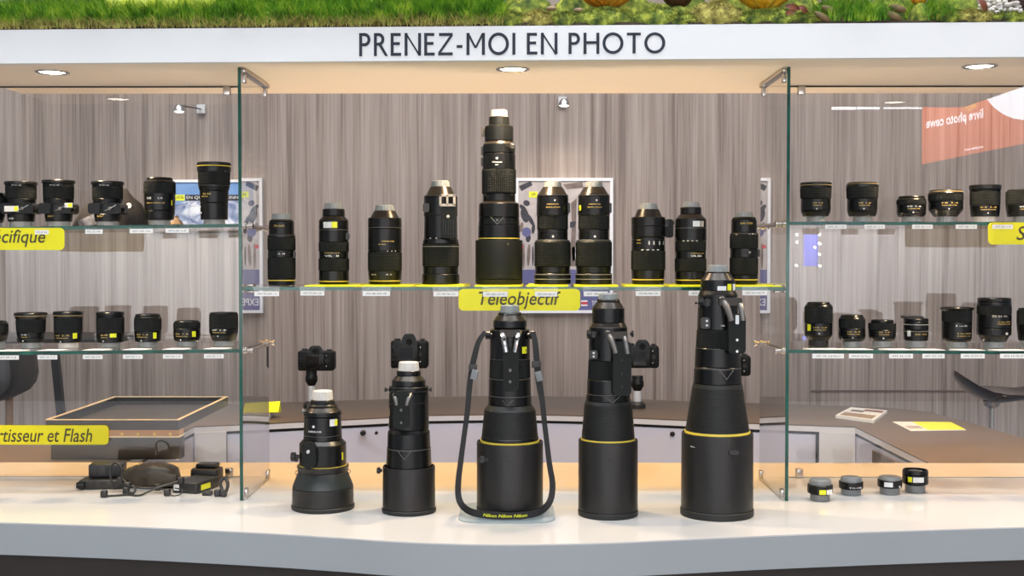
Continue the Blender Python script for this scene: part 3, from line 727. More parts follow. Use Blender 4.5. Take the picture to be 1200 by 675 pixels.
def exD(E):
    E.slab(716, 737, 398, 460, 34, 9, 5, 'black')
    for y in (420, 435, 450): E.dot(726, y, 1.6, 34.2, 'hood')
    E.prong(711, 389, 719, 411, 22, 35, 3.3); E.prong(729, 390, 732.5, 412, 20, 35, 3.1)
    E.slab(708, 733, 387, 395, 30, 9, 2, 'bronze_black', 'foot_collar')
    E.knob(694, 391, 5.4, 12, -7, 'X'); E.dot(694.5, 391, 4.2, 21, 'black', 'knob_face'); E.knob(738, 391, 4, 6, 4, 'X', 'black', 'strap_lug')
    E.slab(690, 699, 409, 419, 22, 4, 2, 'plastic', 'switch_panel'); E.dot(694.5, 412, 1.3, 22.2, 'whitetext', 'switch'); E.dot(694.5, 416, 1.3, 22.2, 'whitetext', 'switch')
    E.tri(716, 461, 18, 8, 26.2); E.groove(383, 22.3, 'foot_silver', .6); E.groove(461, 25.4, 'foot_silver', .6); E.dot(713, 532, 1.3, 35.4, 'plastic', 'screw')
lens('tall telephoto lens without strap, fourth on the counter from the left', gB, 713, 2.862, CT,
     [('cap', 343.5, 350.5, 11.4, 11.6), ('m', 350.5, 354, 13, 13.6), ('s', 354, 361, 13.8, 18.8), ('m', 361, 378, 19, 19), ('s', 378, 383, 19.4, 22, 'bronze_black'), ('m', 383, 422, 22.3, 22.8), ('k', 422, 444, 23.2, 24), ('m', 444, 461, 24.6, 25), ('m', 461, 469, 25.6, 26),
      ('s', 469, 473, 26.2, 28, 'black_matte'), ('r', 473, 513, 28.2, 31.2), ('g', 513, 515, 31.8, 31.8), ('h', 514.5, 596, 34.8, 35), ('hs', 596, 604, 35.3, 35.3, 'black_matte')], extras=exD)
def exE(E):
    E.slab(848, 867.5, 366, 412, 36, 9, 5, 'black')
    for y in (396, 409): E.dot(857.5, y, 1.9, 36.2, 'silver')
    E.prong(842, 350, 851, 374, 24, 37, 3.6); E.prong(861, 351, 864, 374, 20, 37, 3.3); E.slab(855.5, 859.5, 367.5, 378, 37, 3, 1, 'sticker', 'foot_label')
    E.slab(838, 864, 348, 357, 32, 9, 2, 'bronze_black', 'foot_collar')
    E.knob(826, 354, 6, 12, -9, 'X'); E.dot(826, 354.5, 5, 21, 'black', 'knob_face'); E.knob(864, 355, 3.5, 5, 5, 'X', 'black', 'strap_lug'); E.knob(817, 355, 1.4, 5, -3, 'X', 'black', 'knob_pin')
    E.slab(818.5, 829, 371, 384, 23, 4, 3, 'plastic', 'switch_panel'); E.dot(825, 375, 1.4, 23.2, 'whitetext', 'switch'); E.dot(825, 380, 1.4, 23.2, 'whitetext', 'switch')
    E.text('VR', 843.5, 380.5, 2.2, 23.6, 'whitetext', w=6)
    E.patch(837.5, 848, 335, 340, 20.3, 'sticker'); E.patch(849, 855, 332.5, 340, 20.3, 'yellow_tag', 'sticker'); E.patch(855.2, 861.5, 332.5, 340, 20.3, 'sticker')
    E.tri(847, 431, 16, 11, 28.3); E.groove(431, 27, 'foot_silver', .6); E.groove(387, 24.2, 'hood', .5)
    E.slab(800.8, 803, 508, 520, 12, 2, .5, 'hood', 'hood_notch')
    E.text('Nikon', 808.6, 519.5, 2.0, 41.5, 'whitetext', w=8); E.dot(822, 521, 1, 42.2, 'plastic', 'screw'); E.slab(848, 859, 521, 526, 44, 3, 2, 'plastic', 'hood_lock')
lens('tallest telephoto lens reaching the central shelf, rightmost on the counter', gB, 841.3, 2.865, CT,
     [('cap', 310.5, 318.5, 11.6, 12.2), ('m', 318.5, 320, 13.8, 13.8), ('s', 320, 328, 13.6, 19.6), ('m', 328, 340.5, 20, 20), ('s', 340.5, 345, 20.4, 22.6, 'bronze_black'), ('m', 345, 386, 22.8, 23.8), ('k', 386, 407, 24.2, 25.2), ('m', 407, 429, 25.8, 26.6), ('m', 429, 449, 27, 27.8),
      ('s', 449, 454, 28.2, 29.6, 'black_matte'), ('r', 454, 504, 29.6, 37.2), ('g', 504, 506.5, 38.2, 38.4), ('h', 506.5, 594.5, 41.6, 42), ('hs', 594.5, 603.5, 42.8, 42.8, 'black_matte')], extras=exE)

# neck strap of the middle lens
def strap():
    Yc = 2.885
    pts = [(569, 389, 2.855), (561, 400, 2.85), (556, 418, 2.85), (553, 432, 2.85), (550, 455, 2.85), (548, 480, 2.85), (544, 510, 2.85), (540, 540, 2.85), (537, 566, 2.85), (537.5, 583, 2.85), (543, 594, 2.83), (554, 600.5, 2.80), (569, 603.5, 2.787), (585, 605, 2.782), (600, 605.2, 2.782), (615, 603.8, 2.785), (629, 601, 2.797),
           (640, 594, 2.82), (646, 583, 2.845), (647.5, 566, 2.85), (644, 545, 2.85), (641, 520, 2.85), (638, 495, 2.85), (635.5, 470, 2.85), (632, 450, 2.85), (629.5, 428, 2.85), (627.5, 405, 2.85), (625, 389, 2.855)]
    W = [.012, .014, .016, .016, .015, .0145, .014, .015, .016, .017, .018, .019, .019, .019, .019, .019, .019, .018, .017, .016, .015, .014, .0145, .015, .018, .018, .016, .012]
    q = [P(*p) for p in pts]; m = []; w = []
    for i in range(len(q)-1):
        for k in range(3):
            u = k/3; p0, p1, p2, p3 = q[max(i-1,0)], q[i], q[i+1], q[min(i+2, len(q)-1)]
            m.append(0.5*((2*p1) + (-p0+p2)*u + (2*p0-5*p1+4*p2-p3)*u*u + (-p0+3*p1-3*p2+p3)*u**3)); w.append(W[i]+(W[i+1]-W[i])*u)
    m.append(q[-1]); w.append(W[-1])
    for i in range(len(m)):
        if m[i].z - w[i]/2 < CZ+0.0036 and abs(m[i].x-q[14].x) < 0.15: m[i].z = CZ+0.0036+w[i]/2
    t = thing('neck_strap', P(597, 604, 2.78), 'black neck strap with yellow lettering hanging from the middle big lens', 'strap')
    o0 = t.location
    MB().ribbon(m, [q*.88 for q in w], 0.0022, (0, -1, 0)).build('webbing', 'strap', t, o0)
    for (px, py, ww) in ((554, 431, 10), (628.5, 427, 11)):
        c = P(px, py, 2.846); MB().box((c.x-ww/2*.002, c.y-.003, c.z-.008), (c.x+ww/2*.002, c.y+.003, c.z+.008), .002).build('buckle', 'plastic', t, o0)
    for (px, py, a) in ((562 - 6, 439, .25), (631.5, 441, -.25)):
        c = P(px, py, 2.843); b = MB(); b.box((-.008, -.0015, -.012), (.008, .0015, .012), .003); b.xf(Matrix.Translation(c) @ Matrix.Rotation(a, 4, 'Y')); b.build('leather_tab', 'cap_grey', t, o0)
    # yellow lettering along the bottom front
    vs, fs = text_geo('Nikon Nikon Nikon', 1.0, 0.25, 2, 0.02)
    ax, bx = min(v[0] for v in vs), max(v[0] for v in vs); az, bz = min(v[1] for v in vs), max(v[1] for v in vs)
    xa, xb = P(566, 605, 2.78).x, P(618, 605, 2.78).x; V = []
    for v in vs:
        X = xa + (v[0]-ax)/(bx-ax)*(xb-xa)
        i = min(range(len(m)), key=lambda i: abs(m[i].x-X) + (10 if m[i].z > CZ+0.05 else 0))
        j = i+1 if m[i].x <= X else i-1
        u = (X-m[i].x)/(m[j].x-m[i].x) if abs(m[j].x-m[i].x) > 1e-6 else 0
        c = m[i]+(m[j]-m[i])*max(0, min(1, u))
        V.append((X, c.y-0.0022, c.z - 0.0035 + (v[1]-az)/(bz-az)*0.0075))
    MB().add(V, fs).build('lettering', 'yellow_tag', t, o0, sharp=None)
strap()

# ---- ten lenses on the centre shelf
gC = 'telephoto lenses on the central glass shelf'
YC = 3.17; ZS = SH['C'](0)+0.0044
def std(E): pass
def ex1(E): E.text('70-200', 330, 265, 3, 14.8, 'goldtext', w=14); E.text('A  M', 333, 297.5, 1.8, 16.6, 'whitetext', w=9); E.groove(275.5, 16.4, 'foot_silver', .4); E.slab(343.5, 347, 294, 302, 6, 5, 2, 'plastic', 'switch_panel')
lens('short slim telephoto lens standing on bare glass at the shelf left end', gC, 330, YC, SH['C'](0)+0.0008,
     [('cap', 250.5, 257.5, 10.6, 11.2), ('m', 257.5, 260, 13, 14.4), ('m', 260, 275, 14.6, 14.8), ('m', 275, 279, 16, 16.4), ('k', 279, 293, 16.3, 16.3), ('m', 293, 302, 15.9, 15.9), ('z', 302, 326, 16.3, 16.3), ('g', 328, 329, 15.9, 15.9), ('m', 329, 333.5, 15.8, 15.3)][0:7] + [('m', 326, 328, 16, 16), ('g', 328, 328.9, 15.9, 15.9), ('m', 328.9, 333.5, 15.8, 15.3)], extras=ex1)
def ex2(E):
    E.patch(381, 391.3, 260.5, 267.5, 17.6, 'sticker'); E.patch(391.5, 398, 260.5, 267.5, 17.6, 'yellow_tag'); E.text('NIKKOR', 392, 296.5, 1.3, 17.3, 'goldtext', w=21); E.text('VR  II', 391, 300, 2.6, 17.3, 'whitetext', w=19); E.groove(269.5, 17.2, 'foot_silver', .4)
    E.slab(403, 410, 273, 281, 8, 8, 3, 'plastic', 'switch_panel')
lens('stepped telephoto lens with a white and yellow sticker, second on the central shelf', gC, 391.2, YC, ZS,
     [('cap', 238, 245, 10.4, 11), ('m', 245, 253.5, 12.8, 13.2), ('s', 253.5, 258, 13, 16.8, 'black'), ('m', 258, 284, 17.2, 17.4), ('k', 284, 295, 17.6, 17.6), ('m', 295, 303, 17, 17), ('z', 303, 317, 17.8, 17.8), ('m', 317, 329, 17.4, 17.4), ('g', 329, 330, 17.4, 17.4), ('m', 330, 333, 17.3, 17)], extras=ex2)
def ex3(E): E.text('NIKKOR', 457, 283, 1.6, 20, 'goldtext', w=17); E.text('80-400', 450, 286.5, 1.6, 20, 'goldtext', w=10); E.groove(267, 19.9, 'foot_silver', .4); E.text('|  |  |', 461, 294.5, 1.4, 20, 'whitetext', w=12); E.text('M  A', 440, 321.5, 1.6, 19.8, 'whitetext', w=7); E.text('N  A', 458, 321.5, 1.6, 19.8, 'whitetext', w=8)
lens('stout conical-shouldered lens with gold lettering, third on the central shelf', gC, 451, YC, ZS,
     [('cap', 240.5, 247, 10.8, 11.6), ('s', 247, 255.5, 12.4, 17, 'bronze_black'), ('m', 255.5, 268, 19.6, 19.8), ('m', 268, 294, 19.7, 19.8), ('z', 296, 317, 19.9, 19.8), ('m', 317, 328.5, 19.6, 18.8), ('g', 328.5, 329.5, 18.8, 18.8), ('m', 329.5, 333, 18.8, 18.2)][:4] + [('m', 294, 296, 19.6, 19.6), ('z', 296, 317, 19.9, 19.8), ('m', 317, 328.5, 19.6, 18.8), ('g', 328.5, 329.5, 18.8, 18.8), ('m', 329.5, 333, 18.8, 18.2)], extras=ex3)
def ex4(E):
    f = E.slab(518.5, 535, 242, 279.5, 24, 6, 3, 'black_matte'); E.dot(526.5, 254.5, 1.8, 24.3, 'cap_white')
    for k in range(5): E.slab(520.5+k*2.9, 521.3+k*2.9, 258, 276, 24.6, 1, .3, 'gap_black', 'foot_groove')
    for a, b, c, d in ((516.5, 534.5, 229, 231.6), (517.5, 535, 240, 242.8), (516.5, 518.8, 229, 242), (524.6, 526.8, 230, 242), (532.4, 535, 230, 242)): E.slab(a, b, c, d, 25, 4, .6, 'grey_tag', 'foot_bracket')
    E.slab(497, 504.5, 239, 249, 18, 6, 2, 'plastic', 'switch_panel'); E.groove(230, 19.6, 'foot_silver', .4); E.groove(253, 19.9, 'hood', .6); E.groove(322.5, 21.6, 'foot_silver', .5); E.groove(327.5, 21.6, 'foot_silver', .5)
    E.text('o   o', 509, 279.5, 1.6, 19.8, 'whitetext', w=12); E.groove(289, 21.5, 'grey_tag', .5)
lens('thick telephoto lens showing its silver bracketed tripod foot on the shelf', gC, 516.5, YC, ZS,
     [('cap', 212, 219, 10.4, 11), ('s', 219, 229, 12, 17, 'bronze_black'), ('m', 229, 231, 18.6, 19.4), ('m', 231, 253, 19.6, 19.8), ('m', 253, 280, 19.2, 19.6), ('m', 280, 286, 20.4, 21.3), ('z', 286, 312, 21.4, 21.4), ('m', 312, 321, 20.8, 20.6), ('m', 321, 334, 21.8, 21.8)], extras=ex4)
def ex5(E):
    E.knob(600, 173.5, 3.6, 14, 5, 'Y', 'bronze_black', 'lock_knob'); E.dot(601.3, 173.5, 2.6, 19, 'plastic', 'knob_face')
    E.text('NIKKOR', 583, 191.5, 2.0, 19.6, 'whitetext', w=13); E.text('ED', 583, 194.5, 1.4, 19.6, 'whitetext', w=5); E.dot(582.7, 187, 1.3, 19.3, 'whitetext', 'emblem', 0.0005)
    E.tri(583, 255.3, 15, 8, 24.6, 'cap_grey'); E.dot(583, 259, 1.2, 25.4, 'cap_grey', 'screw'); E.groove(239, 22.5, 'cap_grey', .6); E.groove(264.6, 24.2, 'hood', .5)
    for y in (155, 177, 190): E.slab(563.8, 567.5, y-5, y+5, 4, 8, 1.5, 'plastic', 'switch_panel')
    E.dot(595.5, 287, 1, 28, 'plastic', 'screw'); E.groove(323, 28, 'hood', .6, )
lens('tallest lens on the central shelf, with white cap and straight dark hood', gC, 584.8, 3.15, ZS,
     [('cap', 129.5, 137, 9.4, 9.8, 'cap_white'), ('m', 137, 147.5, 11.8, 12), ('m', 147.5, 149, 15.6, 16.6), ('m', 149, 166, 16.8, 16.8), ('s', 166, 169.5, 15.8, 18.4), ('m', 169.5, 180, 18.8, 18.8), ('m', 180.3, 199, 18.9, 19.2), ('k', 199, 227, 20, 20), ('m', 227, 236.5, 19, 19), ('s', 236.5, 238.5, 19.5, 22.8), ('m', 238.5, 255, 23.4, 23.8), ('m', 255, 264, 23.5, 24), ('m', 264, 279, 24.3, 24.6), ('g', 279, 280.2, 24.6, 24.6), ('m', 280.2, 282, 24.2, 24.2), ('h', 281.5, 327, 27.6, 27.6, 'rubber'), ('hs', 327, 333, 27.8, 27.2, 'rubber')], extras=ex5)
def exS(lg, side):
    def f(E):
        c = E.cx; E.text('NIKKOR', c, 240, 1.5, 19, 'goldtext', w=16); E.text('200-500', c, 243.5, 1.8, 19, 'goldtext', w=19); E.groove(229.5, 18.6, 'foot_silver', .4); E.dot(c+2, 235.5, .9, 18.9, 'whitetext', 'index_mark', .0005)
        E.dot(c, 277.5, 1.4, 18.4, 'whitetext', 'index_mark', .0005); E.groove(272, 18, 'hood', .4); E.groove(321.5, 21.8, 'grey_tag', .5); E.groove(327, 21.8, 'grey_tag', .5); E.groove(281.5, 20.8, 'cap_grey', .4)
        E.slab(c+17, c+20.5, 238, 250, 6, 6, 2, 'plastic', 'switch_panel')
        if side: E.patch(c-18.3, c-15, 241, 247, 19.2, 'yellow_tag')
    return f
for cx, lab, sd in ((647.5, 'telephoto zoom lens in front of the wall poster, nearer the tallest shelf lens', False), (695.8, 'telephoto zoom lens with a yellow sticker on its left, before the poster edge', True)):
    lens(lab, gC, cx, YC, ZS, [('cap', 213, 219.5, 9.8, 10.4), ('s', 219.5, 228, 11.8, 17, 'bronze_black'), ('m', 228, 230, 17.8, 18.3), ('m', 230, 253, 18.4, 18.8), ('k', 253, 269, 18.2, 18.2), ('m', 269, 281, 17.8, 18), ('s', 281, 284, 19, 21, 'black_matte'), ('z', 284, 312, 21.3, 21.3), ('m', 312, 320, 20.6, 20.2), ('m', 320, 334, 21.6, 21.6)], extras=exS(lab, sd))
def ex8(E):
    E.text('NIK', 747, 281.5, 1.5, 19.6, 'goldtext', w=6); E.text('KOR', 747, 285, 1.5, 19.6, 'goldtext', w=6)
    for px in (758.5, 764, 771, 776): E.text('8', px, 285, 6, 19.8, 'whitetext', w=2.4)
    E.text('- - - -', 760, 293, 1.2, 20, 'whitetext', w=24); E.groove(264.5, 19.8, 'hood', .5); E.groove(280.8, 19.4, 'hood', .5)
    E.slab(779, 788.7, 257, 278.5, 3, 8, 3, 'black'); E.slab(776, 783, 258, 266, 4, 6, 1, 'black', 'foot_bracket')
    E.knob(789, 261, 2.2, 0, 1, 'X', 'plastic', 'foot_screw')
lens('wide-shouldered telephoto lens with a side tripod foot, fourth on the shelf from its right end', gC, 759.6, YC, ZS,
     [('cap', 238.5, 245.5, 10.2, 11), ('s', 245.5, 254.5, 12.6, 16, 'bronze_black'), ('m', 254.5, 265, 19.8, 19.8), ('m', 265, 278, 19.8, 19.8), ('m', 278, 294, 19.4, 19.6), ('z', 294, 316, 20, 20), ('m', 316, 327, 19.4, 19), ('g', 327, 328.1, 19, 19), ('m', 328.1, 333, 19, 18.6)], extras=ex8)
def ex9(E):
    E.patch(809, 818, 259.5, 266, 18.6, 'sticker'); E.patch(818.2, 823, 259.5, 266, 18.6, 'grey_tag'); E.text('NIKKOR', 816, 297, 1.2, 18.4, 'goldtext', w=20); E.text('VR ED', 814, 300, 2.4, 18.4, 'whitetext', w=16)
    E.text('- - - -', 806, 282.5, 1, 18.7, 'whitetext', w=20); E.groove(267.5, 18.4, 'foot_silver', .4)
lens('stepped telephoto lens with a pale sticker, beside the side-footed lens on the shelf', gC, 809.3, YC, ZS,
     [('cap', 236.8, 243, 9.8, 10.4), ('m', 243, 251.5, 12.3, 12.4), ('s', 251.5, 256, 13, 17, 'bronze_black'), ('m', 256, 283, 18, 18.4), ('k', 283, 294.5, 18, 18), ('m', 294.5, 303, 17.8, 17.8), ('z', 303, 318, 18.4, 18.4), ('m', 318, 327.5, 18, 18), ('g', 327.5, 328.6, 18, 18), ('m', 328.6, 333, 18, 17.6)], extras=ex9)
def ex10(E): E.text('24-120', 872, 262, 2.8, 14.9, 'goldtext', w=17); E.text('o Y o', 879, 274.5, 1.6, 16.6, 'whitetext', w=12); E.text('V', 875.5, 296, 3.2, 16.6, 'whitetext', w=3); E.slab(886.5, 889.5, 292, 301, 5, 6, 2, 'plastic', 'switch_panel'); E.groove(273.6, 16.4, 'foot_silver', .4)
lens('slim telephoto lens with gold figures, rightmost on the central shelf', gC, 871.7, YC, ZS,
     [('cap', 248.3, 254.5, 10, 10.6), ('m', 254.5, 257.5, 13, 14.4), ('m', 257.5, 273, 14.7, 14.8), ('m', 273, 276.5, 16, 16.5), ('k', 276.5, 291, 16.4, 16.4), ('m', 291, 302, 15.9, 15.9), ('z', 302, 322, 16.5, 16.5), ('m', 322, 327.2, 16.2, 16.2), ('g', 327.2, 328.2, 16.2, 16.2), ('m', 328.2, 333, 16.2, 15.7)], extras=ex10)

# ---- side bays
YS = 3.15
def zsh(key, cx): return SH[key](P(cx, 300, YS).x)+0.0006
def small(key, group, label, cx, segs, capd=None, ex=None, capm='cap_clear', Y=YS):
    """segs top to bottom WITHOUT the cap; capd = (hw, y_top)"""
    s2 = [tuple(q)+('rim_gold',) if q[0] == 'g' and key != 'UL' else q for q in segs]
    if capd: s2.append(('cap', capd[1], capd[1]+6, capd[0]*.98, capd[0], capm))
    return lens(label, group, cx, Y, zsh(key, cx), s2, top_glass=True, extras=ex, n=40)
gUL = 'lenses on the upper shelf of the left bay'
def exPC(cx, st, txt):
    def f(E):
        E.slab(cx-18.5, cx+19.5, 238.5, 251, 14, 26, 3, 'black', 'shift_mechanism')
        E.knob(cx+17, 247, 3.6, 4, 5, 'X', 'black', 'shift_knob'); E.knob(cx-15, 245, 3, 4, -5, 'X', 'black', 'shift_knob'); E.dot(cx+7, 245, 2, 14.6, 'foot_silver', 'lock_screw')
        MB().tube([((2)*E.s, -.036, E.zz(247.5)), (8*E.s, -.038, E.zz(245)), (15*E.s, -.036, E.zz(241))], .0012, 6).build('lever', 'silver', E.t)
        if st: E.slab(cx+st[0], cx+st[1], st[2], st[3], 16, .5, .5, 'sticker', 'sticker'); E.slab(cx+st[1]-5, cx+st[1]-.5, st[2]+.6, st[3]-.5, 16.3, .4, .5, 'yellow_tag', 'sticker_logo')
        if txt: E.text(txt, cx-4 if cx > 60 else cx-6, 253.5 if cx > 60 else 256.5, 2.6, 15.2, 'goldtext' if cx > 60 else 'whitetext', w=9)
        E.text('PC-E', cx+2, 218, 1.8, 17.8, 'grey_tag', w=12)
    return f
for cx, lab, st, txt, dy in ((25.3, 'shift lens with a white and yellow front sticker beside the Specifique sign', (-13, 3.5, 242, 248.5), 'N ED', .5), (69.3, 'shift lens with a pale sticker on its right side, between two similar lenses', (13, 22, 238.5, 244), 'ED', -1.2), (126.8, 'shift lens with a blue-grey knob standing before the dark fabric pouch', None, 'ED', .2)):
    small('UL', gUL, lab, cx, [('b', 212.6+dy, 216.4+dy, 18.6, 18.8), ('b', 216.4+dy, 219, 17.4, 17.6), ('k', 219, 233, 17.4, 17.2), ('b', 233, 239, 17.2, 16.5), ('b', 239, 251, 14.5, 15), ('b', 251, 260, 15.6, 14.6)], (13, 260), exPC(cx, st, txt))
small('UL', gUL, 'dark lens cut by the picture edge on the upper left shelf', -9.5, [('b', 226, 231, 15, 16.5), ('k', 231, 245, 16.8, 16.8), ('b', 245, 257, 16.4, 14), ('b', 257, 261, 14, 13)], (11.5, 261))
def exM(E): E.text('105', 180, 233, 3, 17.6, 'whitetext', w=7); E.text('2.8', 193, 233, 2.4, 17.6, 'whitetext', w=6); E.text('Micro NIKKOR', 187.5, 238.5, 1.6, 17.6, 'goldtext', w=25); E.patch(203.4, 205, 235, 241, 18.2, 'yellow_tag'); E.groove(227.5, 18.2, 'hood', .5); E.text('o', 180, 244.5, 2, 17.4, 'hood', w=3)
small('UL', gUL, 'rounded-shoulder macro lens standing left of the mountain poster', 187.7, [('b', 208.3, 211, 14.6, 15), ('b', 211, 214.5, 15.6, 18), ('k', 214.5, 227, 18.2, 18.2), ('b', 227, 247, 17.8, 17.2), ('b', 247, 258, 17.4, 16)], (12.2, 258.5), exM)
def exW(E):
    E.text('N 35', 247, 228, 2.4, 16.9, 'goldtext', w=12); E.text('NIKKOR', 244, 231, 1.6, 16.9, 'goldtext', w=10); E.groove(202.3, 18.8, 'hood', .5); E.groove(218, 18.6, 'foot_silver', .3)
    E.dot(240, 250, 1, 15.6, 'whitetext', 'index_mark', .0005); E.dot(239, 243, 1, 16, 'whitetext', 'index_mark', .0005)
small('UL', gUL, 'tallest lens of the left bay with a gold ring near its rim', 251.4, [('b', 190.7, 194.6, 19.5, 19.7), ('g', 194.6, 195.5, 19.5, 19.5), ('b', 195.5, 202, 19.6, 19.3), ('k', 202, 217, 18.6, 18.2), ('b', 217, 224, 18.2, 17), ('b', 224, 238, 16.6, 16.2), ('b', 238, 257.5, 16, 15.6)], (12.5, 257.5), exW)

gLL = 'lenses on the lower shelf of the left bay'
def exG(a, b, y, tag_=None, w=20, m='goldtext'):
    def f(E):
        E.text(a, E.cx-2, y, 1.7, b+.3, m, w=w); E.text('NIKKOR', E.cx-2, y+2.8, 1.3, b+.3, 'goldtext', w=w*.9); E.dot(E.cx-3, y+7, .8, b, 'whitetext', 'index_mark', .0005)
        if tag_: E.patch(E.cx+tag_[0], E.cx+tag_[1], tag_[2], tag_[3], b+.5, 'yellow_tag'); E.groove(y-5, b+.1, 'hood', .3)
    return f
small('LL', gLL, 'dark short lens cut by the picture edge on the lower left shelf', -7, [('b', 376, 380, 13, 15), ('k', 380, 390, 15, 15), ('b', 390, 400, 15, 13)], (11, 400))
small('LL', gLL, 'flared-rim wide lens, second from the edge, narrowing towards its clear cap', 35.4, [('b', 366.3, 369.5, 18.4, 18.8), ('g', 369.5, 370.4, 18.3, 18), ('b', 370.4, 374, 18, 16.8), ('k', 374, 389, 16.8, 16.2), ('b', 389, 396, 16, 15), ('b', 396, 401, 15.6, 14.8)], (11.6, 401), exG('20', 15.6, 391.5, None, 8, 'whitetext'))
small('LL', gLL, 'short lens standing on a white opaque cap on the lower left shelf', 79.2, [('b', 365, 369, 16.8, 17), ('g', 369, 369.8, 16.9, 16.9), ('b', 369.8, 372, 16.6, 16.2), ('k', 372, 390, 16.1, 16), ('b', 390, 401, 16, 15.4)], (11.5, 401), exG('35 1.4', 16, 392.5, (9.5, 15, 389.5, 396)), capm='cap_white')
small('LL', gLL, 'short lens with orange and lime marks, in the middle of the lower left shelf', 128.6, [('b', 365.6, 369.6, 16, 16.1), ('b', 369.6, 372, 15.8, 15.8), ('k', 372, 390, 15.9, 15.8), ('b', 390, 401, 15.8, 15.2)], (11.4, 401), exG('28', 15.8, 391.8, (4.5, 12, 390, 394.5), 10))
small('LL', gLL, 'round-shouldered short lens with a yellow tag, right of the orange-marked lens', 172.6, [('b', 368, 370.5, 14, 14.6), ('b', 370.5, 373.5, 14.8, 15.6), ('k', 373.5, 387, 15.7, 15.6), ('b', 387, 400, 15.5, 14.6)], (11.4, 400), exG('50 1.8', 15.5, 391.3, (9.5, 14, 389, 396), 16))
small('LL', gLL, 'lowest squat lens with a yellow tag on the lower left shelf', 218.5, [('b', 375.8, 378, 14, 14.6), ('k', 378, 384, 15.5, 15.6), ('b', 384, 396, 15.6, 15.4), ('b', 396, 399.6, 15.2, 14)], (11.4, 399.5), exG('50 1.8', 15.6, 390.5, (9, 14, 387.5, 394), 18))
small('LL', gLL, 'lens tapering sharply to its cap, beside the left glass side panel', 261.8, [('b', 366, 368, 15.8, 16), ('k', 368, 384, 16.6, 16.8), ('b', 384, 391, 16.8, 16.6), ('b', 391, 399, 16, 13.6)], (11.6, 399), exG('85 1.8', 16.8, 386, None, 20, 'whitetext'))

gUR = 'lenses on the upper shelf of the right bay'
small('UR', gUR, 'fast lens with a waisted barrel, beside the right glass side panel', 955.6, [('b', 214, 217, 18, 18.3), ('g', 217, 217.7, 18.1, 18.1), ('b', 217.7, 220.5, 18.2, 18.2), ('k', 220.5, 233, 18.1, 17.6), ('b', 233, 247, 16.9, 17.2), ('b', 247, 253.6, 17, 14.8)], (10.6, 253.6), exG('24 1.4', 17.2, 238.5, None, 13))
small('UR', gUR, 'fast lens with a round brown-edged rim, second on the upper right shelf', 1010, [('b', 214, 215.6, 16.8, 17.6), ('g', 215.6, 216.2, 17.9, 18), ('b', 216.2, 220, 18.2, 18.6), ('k', 220, 233, 18.4, 17.8), ('b', 233, 247, 17.2, 17.2), ('b', 247, 253.6, 17.2, 15.4)], (10.6, 253.6), exG('35 1.4', 17.3, 238.5, None, 16))
small('UR', gUR, 'lowest squat lens on the upper right shelf, with white lettering', 1067.5, [('b', 230, 232.4, 14.8, 15.2), ('b', 232.4, 235, 15.6, 16.6), ('k', 235, 240, 16.8, 16.8), ('b', 240, 249, 16.6, 16.4), ('b', 249, 254, 16.8, 15)], (10.8, 254), exG('50 1.4', 16.6, 242.5, None, 18, 'whitetext'))
small('UR', gUR, 'bowl-shaped fast lens with a pale gold rim on the upper right shelf', 1107.7, [('b', 223, 224.4, 18.2, 18.8), ('g', 224.4, 225.4, 18.9, 19), ('b', 225.4, 228, 19.2, 19.8), ('k', 228, 236, 19.8, 19.6), ('b', 236, 246, 19.4, 19.4), ('b', 246, 254, 19, 13.6)], (10.2, 254), exG('58 1.4', 19.4, 238.5, None, 22))
small('UR', gUR, 'straight-sided lens with an overhanging rim, above the yellow S sign corner', 1153.7, [('b', 217, 222.5, 17.9, 17.9), ('b', 222.5, 225, 17.2, 17), ('k', 225, 241, 17, 16.8), ('b', 241, 254, 16.8, 15.8)], (12, 254), exG('24 1.8', 16.8, 243.5, None, 22), capm='cap_white')
small('UR', gUR, 'lens cut by the picture edge above the yellow S sign', 1197, [('b', 222.4, 224.6, 16, 17), ('k', 224.6, 240, 18, 18), ('b', 240, 254, 18, 16.4)], (11, 254), exG('85 1.8', 18, 243, None, 18, 'whitetext'))

gLR = 'lenses on the lower shelf of the right bay'
small('LR', gLR, 'tall macro lens on a black cap with a yellow tag on its left', 959.6, [('b', 354, 356.5, 13, 13.6), ('b', 356.5, 359.5, 15, 16), ('k', 359.5, 378, 16.2, 16.2), ('b', 378, 393, 16, 16), ('b', 393, 398.6, 15.4, 12)], (11.6, 398.6), exG('105 2.8', 16, 383, (-16, -11, 379.5, 387), 18), capm='black_matte')
small('LR', gLR, 'rounded lens with a bright dot near its base, right of the tall macro lens', 998.8, [('b', 369, 371, 12.4, 13.2), ('b', 371, 374, 13.6, 15), ('k', 374, 384, 15.1, 15.2), ('b', 384, 395, 15.2, 15.4), ('b', 395, 399.6, 15.2, 13.4)], (10.8, 399.5), exG('60 2.8', 15.3, 388, None, 18))
small('LR', gLR, 'short lens with a narrower top collar on the lower right shelf', 1034.3, [('b', 374.8, 378.6, 12.8, 12.8), ('k', 378.6, 386, 15.8, 15.8), ('b', 386, 395, 15.8, 15.4), ('b', 395, 399, 15, 13.6)], (11.2, 399), exG('35 1.8', 15.6, 388.5, None, 14))
def exF(E): E.slab(1060, 1079, 370, 373.5, 12, 24, 1.5, 'black_matte', 'front_cap'); E.patch(1060.6, 1065, 387, 393.5, 14.3, 'sticker'); E.text('DX 10.5', 1076, 391, 2, 14.2, 'goldtext', w=16); E.groove(380, 14.1, 'cap_white', .5); E.groove(388, 14, 'grey_tag', .3)
small('LR', gLR, 'stubby lens wearing a crooked front cap and pale ring', 1074.1, [('b', 373, 376, 13.8, 14), ('b', 376, 386, 14, 14), ('k', 386, 388.5, 14.1, 14.1), ('b', 388.5, 399, 14.1, 13.4)], (11.6, 399), exF)
